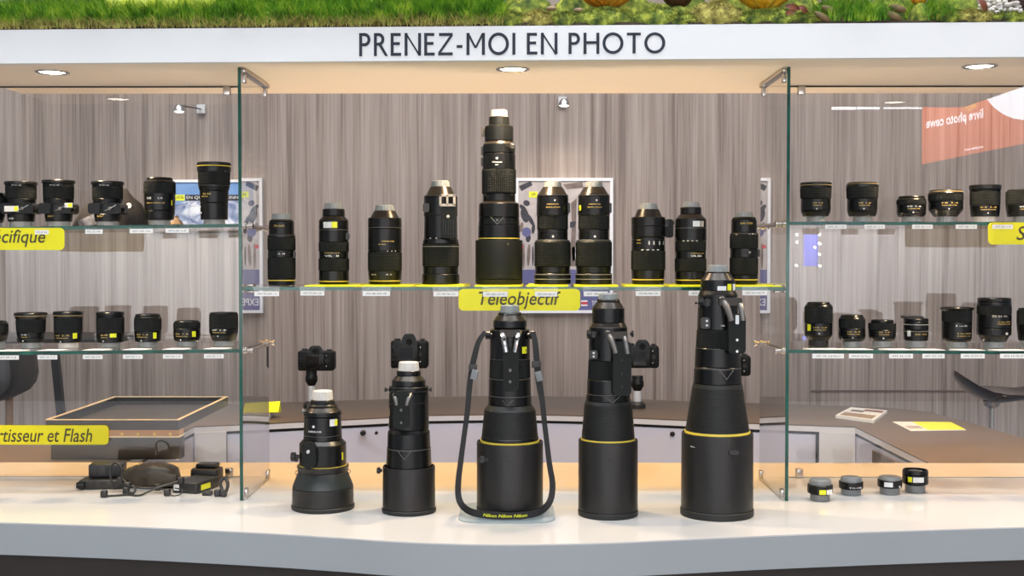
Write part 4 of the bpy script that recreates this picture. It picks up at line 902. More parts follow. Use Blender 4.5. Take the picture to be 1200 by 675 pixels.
def exU(E): E.text('1--2', 1122, 381, 2.4, 16.6, 'whitetext', w=15); E.text('12-24', 1126, 390, 1.7, 16.5, 'goldtext', w=20); E.text('NIKKOR', 1126, 393, 1.4, 16.4, 'goldtext', w=20)
small('LR', gLR, 'straight lens with a wide flange rim on the lower right shelf', 1122, [('b', 360, 362, 18.4, 18.9), ('b', 362, 364, 18.6, 17.4), ('k', 364, 377, 17, 16.9), ('b', 377, 397, 16.8, 16.6), ('b', 397, 400, 16.2, 15)], (11.8, 400), exU)
def exV(E): E.text('24 50 70', 1165, 370, 2.6, 19.2, 'grey_tag', w=20); E.text('24-70', 1171, 376.5, 1.7, 19.2, 'goldtext', w=20); E.text('NIKKOR', 1171, 379, 1.4, 19.2, 'goldtext', w=20); E.dot(1173, 390, 1.4, 18.8, 'cap_white', 'index_mark', .0006); E.groove(358, 19.4, 'hood', .4)
small('LR', gLR, 'thickest tallest zoom lens on the lower right shelf', 1165.6, [('b', 349, 353.5, 18.6, 18.9), ('b', 353.5, 358, 18.9, 19), ('k', 358, 368, 19.2, 19.3), ('b', 368, 384, 19.2, 19.2), ('b', 384, 392.6, 19.3, 19), ('b', 392.6, 400, 17, 14)], (11.4, 400), exV)
small('LR', gLR, 'lens cut by the picture edge on the lower right shelf', 1208, [('b', 361, 364, 13, 14), ('k', 364, 380, 14.8, 14.8), ('b', 380, 399, 14.8, 13)], (11, 399))

# ---- teleconverters on the counter, right bay
gT = 'small teleconverters on the counter at the right'
def exT1(E): E.patch(958, 966, 571.5, 577, 15, 'yellow_tag'); E.patch(966.2, 976, 571.5, 577, 15, 'sticker')
def exT2(E): E.text('TC-17E', 1001, 569.5, 2, 14.1, 'whitetext', w=18)
def exT3(E): E.patch(1034, 1044, 563, 568.5, 14.3, 'sticker'); E.dot(1052, 568, 1, 13.6, 'whitetext', 'index_mark', .0006)
def exT4(E): E.patch(1062, 1067, 557, 563, 15, 'yellow_tag'); E.patch(1067.2, 1080, 557, 563, 15, 'sticker')
for cx, Y, lab, sg, e in ((962.6, 3.035, 'small converter with yellow label, closest to the right glass side panel', [('cap', 561.5, 567, 12.4, 13), ('b', 567, 577, 14.6, 14.8), ('b', 577, 578.5, 14, 12)], exT1),
                  (999, 3.11, 'small converter with white lettering, second from the glass side panel', [('cap', 558.5, 563.5, 11.5, 12.8), ('b', 563.5, 571.5, 14, 14), ('b', 571.5, 572.5, 13.5, 11.6)], exT2),
                  (1044.6, 3.12, 'small converter with a silver tilted label, beside the tallest converter', [('cap', 558, 562, 12, 12.8, 'cap_grey'), ('b', 561.5, 569.8, 14, 14), ('b', 569.8, 570.8, 13.4, 11.6)], exT3),
                  (1074.6, 3.145, 'tallest converter with an open top ring and yellow label, last in the row', [('b', 550, 555, 14.2, 14.8), ('b', 555, 566, 14.6, 14.8), ('b', 566, 567.5, 14.2, 12.4)], exT4)):
    lens(lab, gT, cx, Y, CT, sg + [('cap', sg[-1][2], sg[-1][2]+6, 11.3, 11.5)], extras=e, name='teleconverter', base_cap='cap_grey', top_glass=True)

# ================================================================= SIGNS AND NAME CARDS
def sign(x0, x1, y0, y1, Y, text, tx0, tx1, ty0, ty1, label):
    a, b = P(x0, y1, Y), P(x1, y0, Y)
    t = thing('yellow_sign', (a.x, Y, a.z), label, 'sign', 'yellow range signs')
    MB().prism(rrect(a.x, a.z, b.x, b.z, 0.012), Y, Y+0.003).build('plate', 'yellow', t, t.location)
    c, d = P(tx0, ty1, Y), P(tx1, ty0, Y)
    text_flat(text, c.x, d.x, c.z, d.z, Y-0.0004, 'signtext', 'lettering', t, t.location, shear=0.22, bold=0.008)
sign(537.5, 680, 338.6, 364, YF+0.003, 'Téléobjectif', 561, 657, 341.5, 362.5, 'yellow sign reading Teleobjectif under the central shelf')
sign(-48, 75, 267, 293, YF+0.003, 'Spécifique', -27, 53, 269, 289.5, 'yellow sign reading Specifique under the upper left shelf')
sign(1158, 1290, 260.5, 286.5, YF+0.003, 'Standard', 1191, 1275, 265, 281.5, 'yellow sign beginning with S under the upper right shelf')
sign(-62, 127, 498.5, 521, YR-0.001, 'Convertisseur et Flash', -49, 108, 502, 518, 'yellow sign reading Convertisseur et Flash on the left rear glass pane')
ORD = ['first', 'second', 'third', 'fourth', 'fifth', 'sixth', 'seventh', 'eighth', 'ninth', 'tenth']
def cards(lst, yc, where, grp, h=5.6, key='C', lip='acrylic'):
    for i, (x0, x1, txt) in enumerate(lst):
        y = yc(0.5*(x0+x1)); Y = YF-0.001
        a, b = P(x0, y+h/2, Y), P(x1, y-h/2, Y)
        t = thing('hanging_name_card', (a.x, Y, a.z), 'white name card under the %s, %s from the left' % (where, ORD[i]), 'label', grp)
        MB().box((a.x, Y, a.z), (b.x, Y+0.001, b.z)).build('card', 'card_white', t, t.location)
        w = (b.x-a.x)*0.12; hh = (b.z-a.z)
        text_flat(txt, a.x+w, b.x-w, a.z+hh*.32, a.z+hh*.68, Y-0.0003, 'cardtext', 'lettering', t, t.location)
        zt_ = SH[key]((a.x+b.x)/2) + 0.0008 + abs(SH[key](a.x)-SH[key](b.x))/2
        MB().box((a.x-.002, Y+.0012, b.z-.002), (b.x+.002, Y+.0022, zt_)).build('clear_holder', 'acrylic', t, t.location)
        q = [(a.x-.002, Y+.0012), (b.x+.002, Y+.0012), (b.x+.010, Y+.045), (a.x+.010, Y+.045)]
        if key[1:] == 'R': q = [(a.x-.002, Y+.0012), (b.x+.002, Y+.0012), (b.x-.010, Y+.045), (a.x-.014, Y+.045)]
        mb = MB().add([(x, y, zt_) for x, y in q]+[(x, y, zt_+.0012) for x, y in q], [(0,3,2,1),(4,5,6,7),(0,1,5,4),(1,2,6,5),(2,3,7,6),(3,0,4,7)])
        mb.build('holder_lip', lip, t, t.location)
cards([(298, 327, 'AFS 70-200 / 4'), (352, 380, 'AFS 70-200 /2.8'), (425, 457, 'AFS 80-400 VR'), (508, 537, 'AFS 200-500 /5.6'), (566, 595, 'AFS 300 /2.8 VR'), (627, 653, 'AFS 200-400 /4'), (684, 712, 'AFS 180-400'), (745, 774, 'AFS 80-200 /2.8'), (807, 835, 'AFS 70-300'), (870, 899, 'AFS 24-120 /4')],
      lambda x: 344.3 if x < 350 else 345 - abs(x-600)*0.006, 'central shelf', 'name cards under the central shelf')
cards([(-28, -2, 'PC-E 19'), (41, 57, 'PC-E 24'), (100, 120, 'PC-E 45'), (152, 179, 'AFS 105 /2.8'), (194, 221, 'AFS 60 /2.8')], lambda x: 272.8-x*0.012, 'upper left shelf', 'name cards under the upper left shelf', 5, 'UL')
cards([(-5, 22, 'AFS 20 /1.8'), (44, 67, 'AFS 35 /1.4'), (97, 120, 'AFS 28 /1.8'), (144, 167, 'AFS 50 /1.4'), (191, 214, 'AFS 50 /1.8'), (239, 262, 'AFS 85 /1.8')], lambda x: 419-x*0.006, 'lower left shelf', 'name cards under the lower left shelf', 5, 'LL', 'card_white')
cards([(967, 992, 'AFS 24 /1.4'), (1013, 1037, 'AFS 35 /1.4'), (1069, 1093, 'AFS 50 /1.4'), (1120, 1145, 'AFS 58 /1.4'), (1163, 1187, 'AFS 24 /1.8')], lambda x: 265.7, 'upper right shelf', 'name cards under the upper right shelf', 5, 'UR')
cards([(952, 989, 'AFS 105 /2.8 Micro'), (995, 1023, 'AFS 60 /2.8 Micro'), (1042, 1070, 'AFS 35 /1.8'), (1081, 1107, 'AFS 10.5 /2.8'), (1126, 1154, 'AFS 12-24 /4'), (1172, 1206, 'AFS 24-70 /2.8')], lambda x: 417.3, 'lower right shelf', 'name cards under the lower right shelf', 5.4, 'LR', 'card_white')

# ================================================================= CAMERAS ON SECURITY POSTS
def camera_body(cx, top, Y, w, h, label, grip=False, lens_side=False):
    s = S(Y); W = w*s; H = h*s; base = P(cx, top+h, Y)
    t = thing('digital_camera', base, label, 'camera', 'camera bodies behind the big lenses')
    D = 0.055
    MB().box((-W/2, -D/2, 0), (W/2, D/2, H*.80), 0.009).build('body', 'black', t)
    MB().box((W*.22, -D/2-0.006, 0.002), (W/2+0.002, D/2+0.014, H*.78), 0.011).build('hand_grip', 'rubber', t)
    m = MB(); m.loft([[(-.034, -D/2, H*.74), (.034, -D/2, H*.74), (.024, D/2-.005, H*.74), (-.024, D/2-.005, H*.74)], [(-.027, -D/2+.001, H*.9), (.027, -D/2+.001, H*.9), (.018, D/2-.005, H*.9), (-.018, D/2-.005, H*.9)], [(-.018, -D/2+.004, H), (.018, -D/2+.004, H), (.01, D/2-.012, H), (-.01, D/2-.012, H)]]); m.build('prism_housing', 'black', t, sharp=50)
    off = -W*.06
    MB().prism(rrect(off-.028, H*.10, off+.024, H*.60, .003), -D/2-.002, -D/2).build('screen', 'lcd', t)
    MB().lathe([(0, 0), (.012, 0), (.013, .003), (.011, .006), (.008, .006), (.007, .002), (0, .002)], (0, -D/2-.001, H*.78), 20, 'Y').build('eyepiece', 'rubber', t)
    for i in range(5): MB().lathe([(0, 0), (.0027, 0), (.0022, .002), (0, .002)], (-W/2+.010, -D/2, H*(.12+.13*i)), 10, 'Y').build('button', 'hood', t)
    MB().lathe([(0, 0), (.009, 0), (.008, .003), (0, .002)], (W*.33, -D/2-.006, H*.42), 20, 'Y').build('selector', 'hood', t)
    for z in (.2, .62): MB().lathe([(0, 0), (.003, 0), (.002, .002), (0, .002)], (W*.31, -D/2-.006, H*z), 10, 'Y').build('button', 'silver', t)
    MB().lathe([(0, 0), (.013, 0), (.013, .007), (.010, .009), (0, .009)], (-W*.33, 0, H*.80), 20).build('mode_dial', 'plastic', t)
    MB().box((W*.30, -.01, H*.80), (W*.42, .012, H*.86), .002).build('shutter_button', 'plastic', t)
    MB().lathe([(0, -.055), (.030, -.055), (.032, -.02), (.030, 0), (0, 0)], (-.006, D/2, H*.42), 28, 'Y').build('lens_barrel', 'black', t)
    return t
def post(cx, ytop, ymid, Y, hwm, hwp, label, zbase=CZ, dx=0):
    a = P(cx, ytop, Y); s = S(Y)
    t = thing('security_post', (a.x, Y, zbase+.0004), label, 'stand', 'security posts on the staff desk')
    zt_, zm = a.z-zbase-.001, P(cx, ymid, Y).z-zbase
    MB().lathe([(0, zm), (hwm*s*.55, zm), (hwm*s, zm+.02), (hwm*s, zt_-.025), (hwm*s*.9, zt_-.02), (hwm*s*.9, zt_), (0, zt_)], n=24).build('mount', 'black', t)
    MB().lathe([(0, zt_*.0+.012), (hwp*s, .012), (hwp*s, zm), (0, zm)], n=24).build('pole', 'post_white', t)
    MB().lathe([(0, 0), (.034, 0), (.034, .016), (.026, .026), (.012, .028), (0, .028)], n=32).build('base', 'plastic', t)
    return t
YK = 4.93
post(365, 434, 452, YK, 7.2, 4, 'white security post rising behind the leftmost big lens')
camera_body(371, 405, YK, 42, 29, 'black camera body perched above the leftmost big lens')
camera_body(480, 391, 4.9, 43, 40, 'larger black camera with a vertical grip above the second big lens')
post(480, 431, 450, 4.9, 7, 4, 'white security post hidden behind the second big lens')
post(747, 440, 458, YK, 7.5, 4.6, 'white security post between the two rightmost big lenses')
camera_body(752, 398, YK, 38, 42*.78, 'black camera body beside the fourth big lens')
post(857, 441, 455, YK, 7.2, 4, 'white security post hidden behind the tallest lens')
camera_body(857, 410, YK, 42, 30, 'black camera body peeking out behind the tallest lens')

# ================================================================= DISPLAY CASE (left)
def case():
    Y0, Y1 = 3.63, 4.25
    a = P(53.6, 491.6, Y0); b = P(209.5, 491.6, Y0); zt_ = a.z; x0, x1 = a.x, b.x
    t = thing('tabletop_case', ((x0+x1)/2, (Y0+Y1)/2, CZ+.0004), 'open-topped black tabletop case with a thin pale rim', 'display case')
    o0 = t.location; w = .013; zb = zt_-.032
    m = MB()
    for q in (((x0, Y0, zb), (x1, Y0+w, zt_-.002)), ((x0, Y1-w, zb), (x1, Y1, zt_-.002)), ((x0, Y0+w, zb), (x0+w, Y1-w, zt_-.002)), ((x1-w, Y0+w, zb), (x1, Y1-w, zt_-.002))): m.box(*q)
    m.build('tray_wall', 'case_black', t, o0)
    m = MB()
    for q in (((x0-.001, Y0-.001, zt_-.002), (x1+.001, Y0+.008, zt_)), ((x0-.001, Y1-.008, zt_-.002), (x1+.001, Y1+.001, zt_)), ((x0-.001, Y0+.008, zt_-.002), (x0+.008, Y1-.008, zt_)), ((x1-.008, Y0+.008, zt_-.002), (x1+.001, Y1-.008, zt_))): m.box(*q)
    m.build('rim', 'case_rim', t, o0)
    MB().box((x0+w, Y0+w, zb), (x1-w, Y1-w, zb+.004)).build('tray_floor', 'case_floor', t, o0)
    MB().box((x0+.01, Y0+.012, zb-.020), (x1-.002, Y0+.06, zb-.0005)).build('drawer_front', 'copper', t, o0)
    MB().box((x0+.006, Y0+.006, zb-.024), (x1-.001, Y0+.06, zb-.0205)).build('ledge', 'case_rim', t, o0)
    MB().box((x0+.01, Y0+.012, CZ+.0005), (x1-.002, Y0+.07, zb-.0245), .002).build('cabinet', 'case_black', t, o0)
    for px in (143, 162, 181, 199.5):  # gold dots painted in as glints of mirrored spotlights
        p = P(px, 508.5, Y0+.011); MB().lathe([(0, 0), (.004, 0), (.003, .003), (0, .004)], p, 14, 'Y').build('lamp_glint', 'gold', t, o0)
case()

# ================================================================= PAPERS ON THE DESK
def paper(corners, th, name, label, cat, m, strips=(), z=CZ):
    q = [G(x, y, z+th) for x, y in corners]
    c = sum(q, Vector())/4
    t = thing(name, (c.x, c.y, z+.0006), label, cat)
    V = [(p.x, p.y, z+.0006) for p in q]+[(p.x, p.y, z+th) for p in q]
    MB().add(V, [(0,3,2,1),(4,5,6,7),(0,1,5,4),(1,2,6,5),(2,3,7,6),(3,0,4,7)]).build('pages', m, t, t.location, sharp=20)
    for (u0, u1, v0, v1, mm) in strips:
        f = lambda u, v: (q[0]*(1-u)+q[1]*u)*(1-v) + (q[3]*(1-u)+q[2]*u)*v
        W = [f(u0, v0), f(u1, v0), f(u1, v1), f(u0, v1)]
        MB().add([(p.x, p.y, z+th+.0004) for p in W], [(0,1,2,3)]).build('cover_print', mm, t, t.location)
    return t
paper([(979, 486.5), (1024, 492.5), (1040, 481), (997, 477)], .012, 'magazine', 'thick magazine with a pale printed cover lying on the desk', 'magazine', 'card_white',
      [(.08, .92, .08, .42, 'tan'), (.15, .5, .55, .75, 'print_brown'), (.45, .95, .72, .9, 'leaf_red')])
paper([(1067, 504.5), (1132, 503.5), (1114, 494.5), (1046, 494)], .003, 'brochure', 'yellow and white folded brochure lying on the desk', 'brochure', 'card_white', [(.33, 1.0, .02, .98, 'yellow_sheet'), (.05, .3, .2, .5, 'print_grey')])
# leaflet pile left
t = thing('leaflet_stack', G(305, 487), 'stack of yellow leaflets on a grey box at the desk left end', 'leaflet')
a, b = P(285, 489.5, 4.60), P(316, 483, 4.60)
MB().box((a.x, 4.60, CZ+.0006), (b.x, 4.70, CZ+.020), .002).build('grey_box', 'hall_wall', t, t.location)
a2, b2 = P(284, 480, 4.60), P(326, 473, 4.60)
m = MB(); m.add([(a2.x, 4.605, CZ+.021), (b2.x, 4.60, CZ+.024), (b2.x, 4.64, CZ+.062), (a2.x, 4.645, CZ+.054), (a2.x, 4.613, CZ+.0206), (b2.x, 4.61, CZ+.0206), (b2.x, 4.66, CZ+.0206), (a2.x, 4.665, CZ+.0206)], [(0,1,2,3),(0,4,5,1),(1,5,6,2),(2,6,7,3),(3,7,4,0),(4,7,6,5)])
m.build('leaflets', 'yellow_sheet', t, t.location)

# ================================================================= POSTERS ON THE WALL
def flat(mb, x0, x1, y0, y1, Y):
    a, b = P(x0, y1, Y), P(x1, y0, Y); mb.add([(a.x, Y, a.z), (b.x, Y, a.z), (b.x, Y, b.z), (a.x, Y, b.z)], [(0,1,2,3)]); return mb
def poster_frame(t, x0, x1, y0, y1, w, bg):
    Y = WY-.03; a, b = P(x0, y1, Y), P(x1, y0, Y); ww = w*S(Y)
    m = MB()
    for q in (((a.x, Y, a.z), (b.x, WY-.002, a.z+ww)), ((a.x, Y, b.z-ww), (b.x, WY-.002, b.z)), ((a.x, Y, a.z+ww), (a.x+ww, WY-.002, b.z-ww)), ((b.x-ww, Y, a.z+ww), (b.x, WY-.002, b.z-ww))): m.box(*q)
    m.build('frame', 'white_frame', t, t.location)
    MB().box((a.x+ww, Y+.008, a.z+ww), (b.x-ww, WY-.002, b.z-ww)).build('print', bg, t, t.location)
def poster2():
    t = thing('wall_poster', P(660, 366, WY-.03), 'white-framed grey poster with a violet lower band on the wood wall', 'poster')
    poster_frame(t, 604, 718.5, 208.5, 367, 3.4, 'print_grey')
    Y = WY-.0225; o0 = t.location
    flat(MB(), 607.6, 715, 316, 363.4, Y).build('lower_band', 'print_violet', t, o0)
    flat(MB(), 611, 624, 332.5, 344, Y-.0004).build('caption_box', 'print_black', t, o0)
    text_flat('24H', P(612.5, 0, Y).x, P(622.5, 0, Y).x, P(0+612, 341.5, Y).z, P(612, 337, Y).z, Y-.0008, 'yellow_tag', 'caption', t, o0)
    text_flat('EXPERT', P(609.5, 0, Y).x, P(640, 0, Y).x, P(612, 358, Y).z, P(612, 350, Y).z, Y-.0008, 'white_frame', 'caption', t, o0)
    flat(MB(), 620, 630, 224.5, 231.5, Y-.0004).build('caption_box', 'yellow_tag', t, o0)
    text_flat('JE', P(622.5, 0, Y).x, P(628, 0, Y).x, P(625, 230, Y).z, P(625, 226, Y).z, Y-.0008, 'print_black', 'caption', t, o0)
    flat(MB(), 681, 688.5, 352, 358.5, Y-.0004).build('small_flag', 'white_frame', t, o0); flat(MB(), 681, 688.5, 353.6, 356.9, Y-.0006).build('flag_stripe', 'print_red', t, o0)
    text_flat('TOP', P(694, 0, Y).x, P(703, 0, Y).x, P(700, 358, Y).z, P(700, 352.5, Y).z, Y-.0008, 'white_frame', 'caption', t, o0)
    # photograph: dark leaning figure and equipment
    def shape(pts, m, dy=.0005):
        q = [P(x, y, Y-dy) for x, y in pts]; MB().add([tuple(p) for p in q], [tuple(range(len(q)))]).build('photo_shape', m, t, o0)
    def oval(cx, cy, rx, ry, m, dy, a=0):
        ca, sa = math.cos(a), math.sin(a); shape([(cx+rx*math.cos(t*PI/10)*ca-ry*math.sin(t*PI/10)*sa, cy+rx*math.cos(t*PI/10)*sa+ry*math.sin(t*PI/10)*ca) for t in range(19, -1, -1)], m, dy)
    for cx, cy, rx, ry, a, m in ((617, 238, 4, 3.4, .4, 'print_dark'), (613, 244, 5.5, 2.6, .8, 'print_dark'), (615, 252, 4.6, 9, -.25, 'print_dark'), (622, 258, 2.4, 8, -.5, 'print_dark'), (625, 268, 2, 6, .1, 'print_dark'), (617, 272, 5.4, 5.6, .2, 'print_violet'), (619, 279, 3, 5, .1, 'print_dark'), (611, 266, 2.2, 6, .2, 'print_brown'), (613.5, 300, 1.6, 15, 0, 'print_brown'), (619.5, 299, 2.0, 13, .05, 'print_brown'), (624.5, 300, 1.1, 12, 0, 'print_dark'), (611, 289, 2.5, 2.5, 0, 'print_red')):
        oval(cx, cy, rx, ry, m, .0004+.00005*cx % .0003, a)
    shape([(608, 218), (622, 212), (624, 217), (611, 224)], 'print_dark'); shape([(669, 238), (676, 232), (674, 300), (676, 312), (668, 312), (670, 262)], 'print_brown')
    shape([(668, 260), (675, 259), (674, 266), (668, 267)], 'print_dark', .0007); shape([(660, 216), (682, 213), (684, 220), (664, 222)], 'print_brown')
    shape([(628, 292), (634, 290), (634, 304), (628, 304)], 'white_frame'); shape([(670, 290), (676, 288), (677, 304), (671, 306)], 'white_frame')
poster2()
def poster1():
    t = thing('wall_poster', P(240, 268, WY-.03), 'white-framed poster of snowy mountains under blue sky behind the left bay', 'poster')
    poster_frame(t, 180, 300, 210.5, 270, 3, 'sky_print'); Y = WY-.0225; o0 = t.location
    q = [(183, 267), (183, 242), (195, 236), (206, 240), (214, 237), (222, 234), (230, 236), (238, 228), (248, 232), (258, 230), (270, 235), (282, 231), (297, 236), (297, 267)]
    MB().add([tuple(P(x, y, Y)) for x, y in q], [tuple(range(len(q)))]).build('mountain_print', 'snow', t, o0)
    Z = lambda y: P(240, y, Y).z; X = lambda x: P(x, 230, Y).x
    for x0, x1, m, tx, tm in ((187, 216.5, 'yellow_tag', 'JE SUIS', 'print_black'), (217.2, 285, 'print_black', 'EN QUETE D’INCONNU', 'white_frame')):
        flat(MB(), x0, x1, 228.2, 235.2, Y-.0006).build('caption_box', m, t, o0)
        text_flat(tx, X(x0+1.4), X(x1-1.4), Z(233.8), Z(229.6), Y-.001, tm, 'caption', t, o0)
poster1()

# arm spotlights on the wall
def armlight(px, py, bx, by, label, e):
    Yl = 6.08; l = P(px, py, Yl); b = P(bx, by, WY-.02)
    t = thing('arm_spotlight', b, label, 'spotlight', 'arm spotlights on the wood wall'); o0 = t.location
    MB().box((b.x-.022, WY-.035, b.z-.024), (b.x+.022, WY-.001, b.z+.024), .003).build('wall_plate', 'hall_wall', t, o0)
    MB().tube([(b.x, WY-.03, b.z), (l.x, Yl+.03, l.z+.022)], .004, 8).build('arm', 'plastic', t, o0)
    MB().lathe([(.026, -.012), (.028, -.012), (.026, .005), (.014, .022), (.006, .024), (0, .024)][::1], (l.x, l.y, l.z), 24).build('lamp_head', 'silver', t, o0)
    MB().lathe([(0, -.013), (.018, -.016), (.025, -.010), (.02, -.004), (0, -.004)], (l.x, l.y, l.z), 24).build('bulb', 'bulb_spot', t, o0)
    la = bpy.data.lights.new('arm_spotlight_beam', 'SPOT'); la.energy = e; la.color = (1, .80, .58); la.spot_size = math.radians(100); la.spot_blend = 1; la.shadow_soft_size = .03
    lo = bpy.data.objects.new('arm_spotlight_beam', la); C.objects.link(lo); lo.location = (l.x, l.y, l.z-.03); lo.rotation_euler = (math.radians(28), 0, 0)
armlight(210, 128, 236, 128, 'small arm spotlight on the wall above the mountain poster', 9)
armlight(661, 121, 659, 119, 'small arm spotlight on the wall above the grey poster', 9)

# ================================================================= STOOLS AND HIGH TABLE BEHIND
def stool_right():
    Y = 5.0; s = S(Y); c = P(1168, 470, Y)
    t = thing('bar_stool', (c.x, Y, .0005), 'glossy dark shell bar stool on a chrome pole behind the desk', 'stool'); o0 = t.location
    # seat shell
    nu, nv = 22, 12; top = []; W = .19
    prof = [(1118, 437), (1124, 444), (1134, 452), (1147, 458), (1162, 460.5), (1178, 461), (1192, 461.5), (1206, 462), (1220, 458)]
    low = [(1118, 439), (1124, 448), (1134, 459), (1147, 467), (1160, 471.5), (1176, 469), (1192, 467), (1206, 465), (1220, 460)]
    rings = []
    for (x1, y1), (x2, y2), k in zip(prof, low, range(9)):
        a, b = P(x1, y1, Y), P(x2, y2, Y); hw = W*(.03, .42, .68, .86, .95, 1, .95, .8, .5)[k]
        ring = []
        for j in range(13):
            u = -1+2*j/12; ring.append((a.x, Y+u*hw, a.z + .016*u*u - .004))
        for j in range(12, -1, -1):
            u = -1+2*j/12; ring.append((b.x, Y+u*hw*.96, b.z + (a.z+.004-b.z)*abs(u)**3))
        rings.append(ring)
    MB().loft(rings).build('seat_shell', 'stool_shell', t, o0, sharp=60)
    p = P(1162, 470, Y)
    MB().lathe([(0, 0), (.21, 0), (.21, .008), (.05, .03), (.022, .05), (.020, p.z-.25), (.012, p.z-.25), (.012, p.z-.03), (.03, p.z-.02), (.035, p.z), (0, p.z)], (p.x, Y, .0005), 32).build('pole', 'chrome', t, o0)
stool_right()
def chair_left():
    Y = 4.95; t = thing('bar_chair', (P(-15, 470, Y).x, Y, .0005), 'black padded bar chair cut by the left picture edge', 'chair'); o0 = t.location
    a, b = P(-60, 470, Y), P(27, 414, Y)
    m = MB(); 
    out = [(-62, 398), (10, 396), (22, 402), (27, 420), (29, 440), (26, 452), (18, 462), (4, 469), (-20, 474), (-62, 474)]
    q = [P(x, y, Y) for x, y in out]; rings = []
    cc = sum(q, Vector())/len(q)
    for dy, k in ((-.10, .86), (-.085, .95), (-.05, 1), (.10, 1), (.16, .95), (.18, .85)):
        rings.append([(cc.x+(p.x-cc.x)*k, Y+dy, cc.z+(p.z-cc.z)*k) for p in q])
    m.loft(rings); m.build('back_shell', 'case_black', t, o0, sharp=50)
    lo_ = P(-2, 474, Y)
    for x, y in ((-6, -.07), (-56, -.07), (-6, .14), (-56, .14)):
        p = P(x, 470, Y); MB().tube([(p.x, Y+y, .001), (p.x, Y+y, p.z+.01)], [.013, .017], 12).build('leg', 'wood_leg', t, o0)
chair_left()
def high_table():
    Y = 5.7; a, b = P(-70, 399, Y), P(152, 393, Y)
    t = thing('high_table', ((a.x+b.x)/2, Y, .0005), 'high black table with slanted legs seen behind the left bay', 'table'); o0 = t.location
    MB().box((a.x, Y-.25, a.z), (b.x, Y+.25, b.z), .006).build('tabletop', 'case_black', t, o0)
    for x0, x1 in ((66, 76), (-40, -50)):
        for dy in (-.03,):
            p = P(x0, 400, Y); q = P(x1, 500, Y); d = (q-p)/(p.z-q.z); f = p + d*(p.z-.001)
            m = MB(); hw = .017
            m.loft([[(f.x-hw, Y+dy-hw, .001), (f.x+hw, Y+dy-hw, .001), (f.x+hw, Y+dy+hw, .001), (f.x-hw, Y+dy+hw, .001)], [(p.x-hw, Y+dy-hw, p.z), (p.x+hw, Y+dy-hw, p.z), (p.x+hw, Y+dy+hw, p.z), (p.x-hw, Y+dy+hw, p.z)]])
            m.build('leg', 'case_black', t, o0)
high_table()

# ================================================================= LEFT BAY ODDMENTS
def pouch():
    Y = 3.262; z = SH['UL'](P(130, 260, Y).x)+.0008
    t = thing('fabric_pouch', (P(130, 260, Y).x, Y, z), 'dark fabric pouch folded into a peak behind the shift lenses', 'pouch'); o0 = t.location
    out = [(84, 268), (88, 258), (98, 243), (108, 235), (118, 229), (130, 226), (142, 221), (148, 222), (156, 230), (166, 240), (172, 252), (174, 268)]
    q = [P(x, min(y, 262.5 + (264.5-262.5)), Y) for x, y in out]
    for p in q: p.z = max(p.z, z)
    q[0].z = z; q[-1].z = z
    rings = []; cx = sum(p.x for p in q)/len(q)
    for dy, k in ((-.040, .62), (-.034, .82), (-.018, .95), (0, 1), (.02, .96), (.036, .80), (.042, .6)):
        rings.append([(cx+(p.x-cx)*k, Y+dy, z+(p.z-z)*k + .004*math.sin(7*p.x*20+dy*90)*(p.z > z+.01)) for p in q])
    MB().loft(rings).build('body', 'fabric_dark', t, o0, sharp=60)
    m = MB(); c = P(104, 256, Y-.045); m.box((-.028, -.002, -.014), (.028, .002, .014), .004); m.xf(Matrix.Translation(Vector((c.x, Y-.046, z+.016))) @ Matrix.Rotation(math.radians(-22), 4, 'Y')); m.build('check_patch', 'fabric_check', t, o0)
    c = P(151, 241, Y-.035); MB().lathe([(0, 0), (.006, 0), (.0075, .001), (.006, .002), (.004, .001), (0, .001)], (c.x, Y-.034, c.z), 20, 'Y').build('badge', 'white_frame', t, o0)
pouch()
def tan_standin():  # tan lump modelled in place of a person's reflection
    Y = 3.25; z = SH['UL'](P(207, 260, Y).x)+.0008; c = P(207, 260, Y)
    o = MB().lathe([(0, 0), (.016, 0), (.018, .006), (.013, .016), (.006, .022), (.004, .026), (.006, .03), (0, .031)], (c.x, Y, z), 24, mod=lambda k, a: 1+.06*math.sin(6*a)).build('reflection_lump', 'tan', None, (c.x, Y, z))
    tag(o, 'tiny tied tan cloth bag beside the rounded-shoulder macro lens', 'bag')
tan_standin()

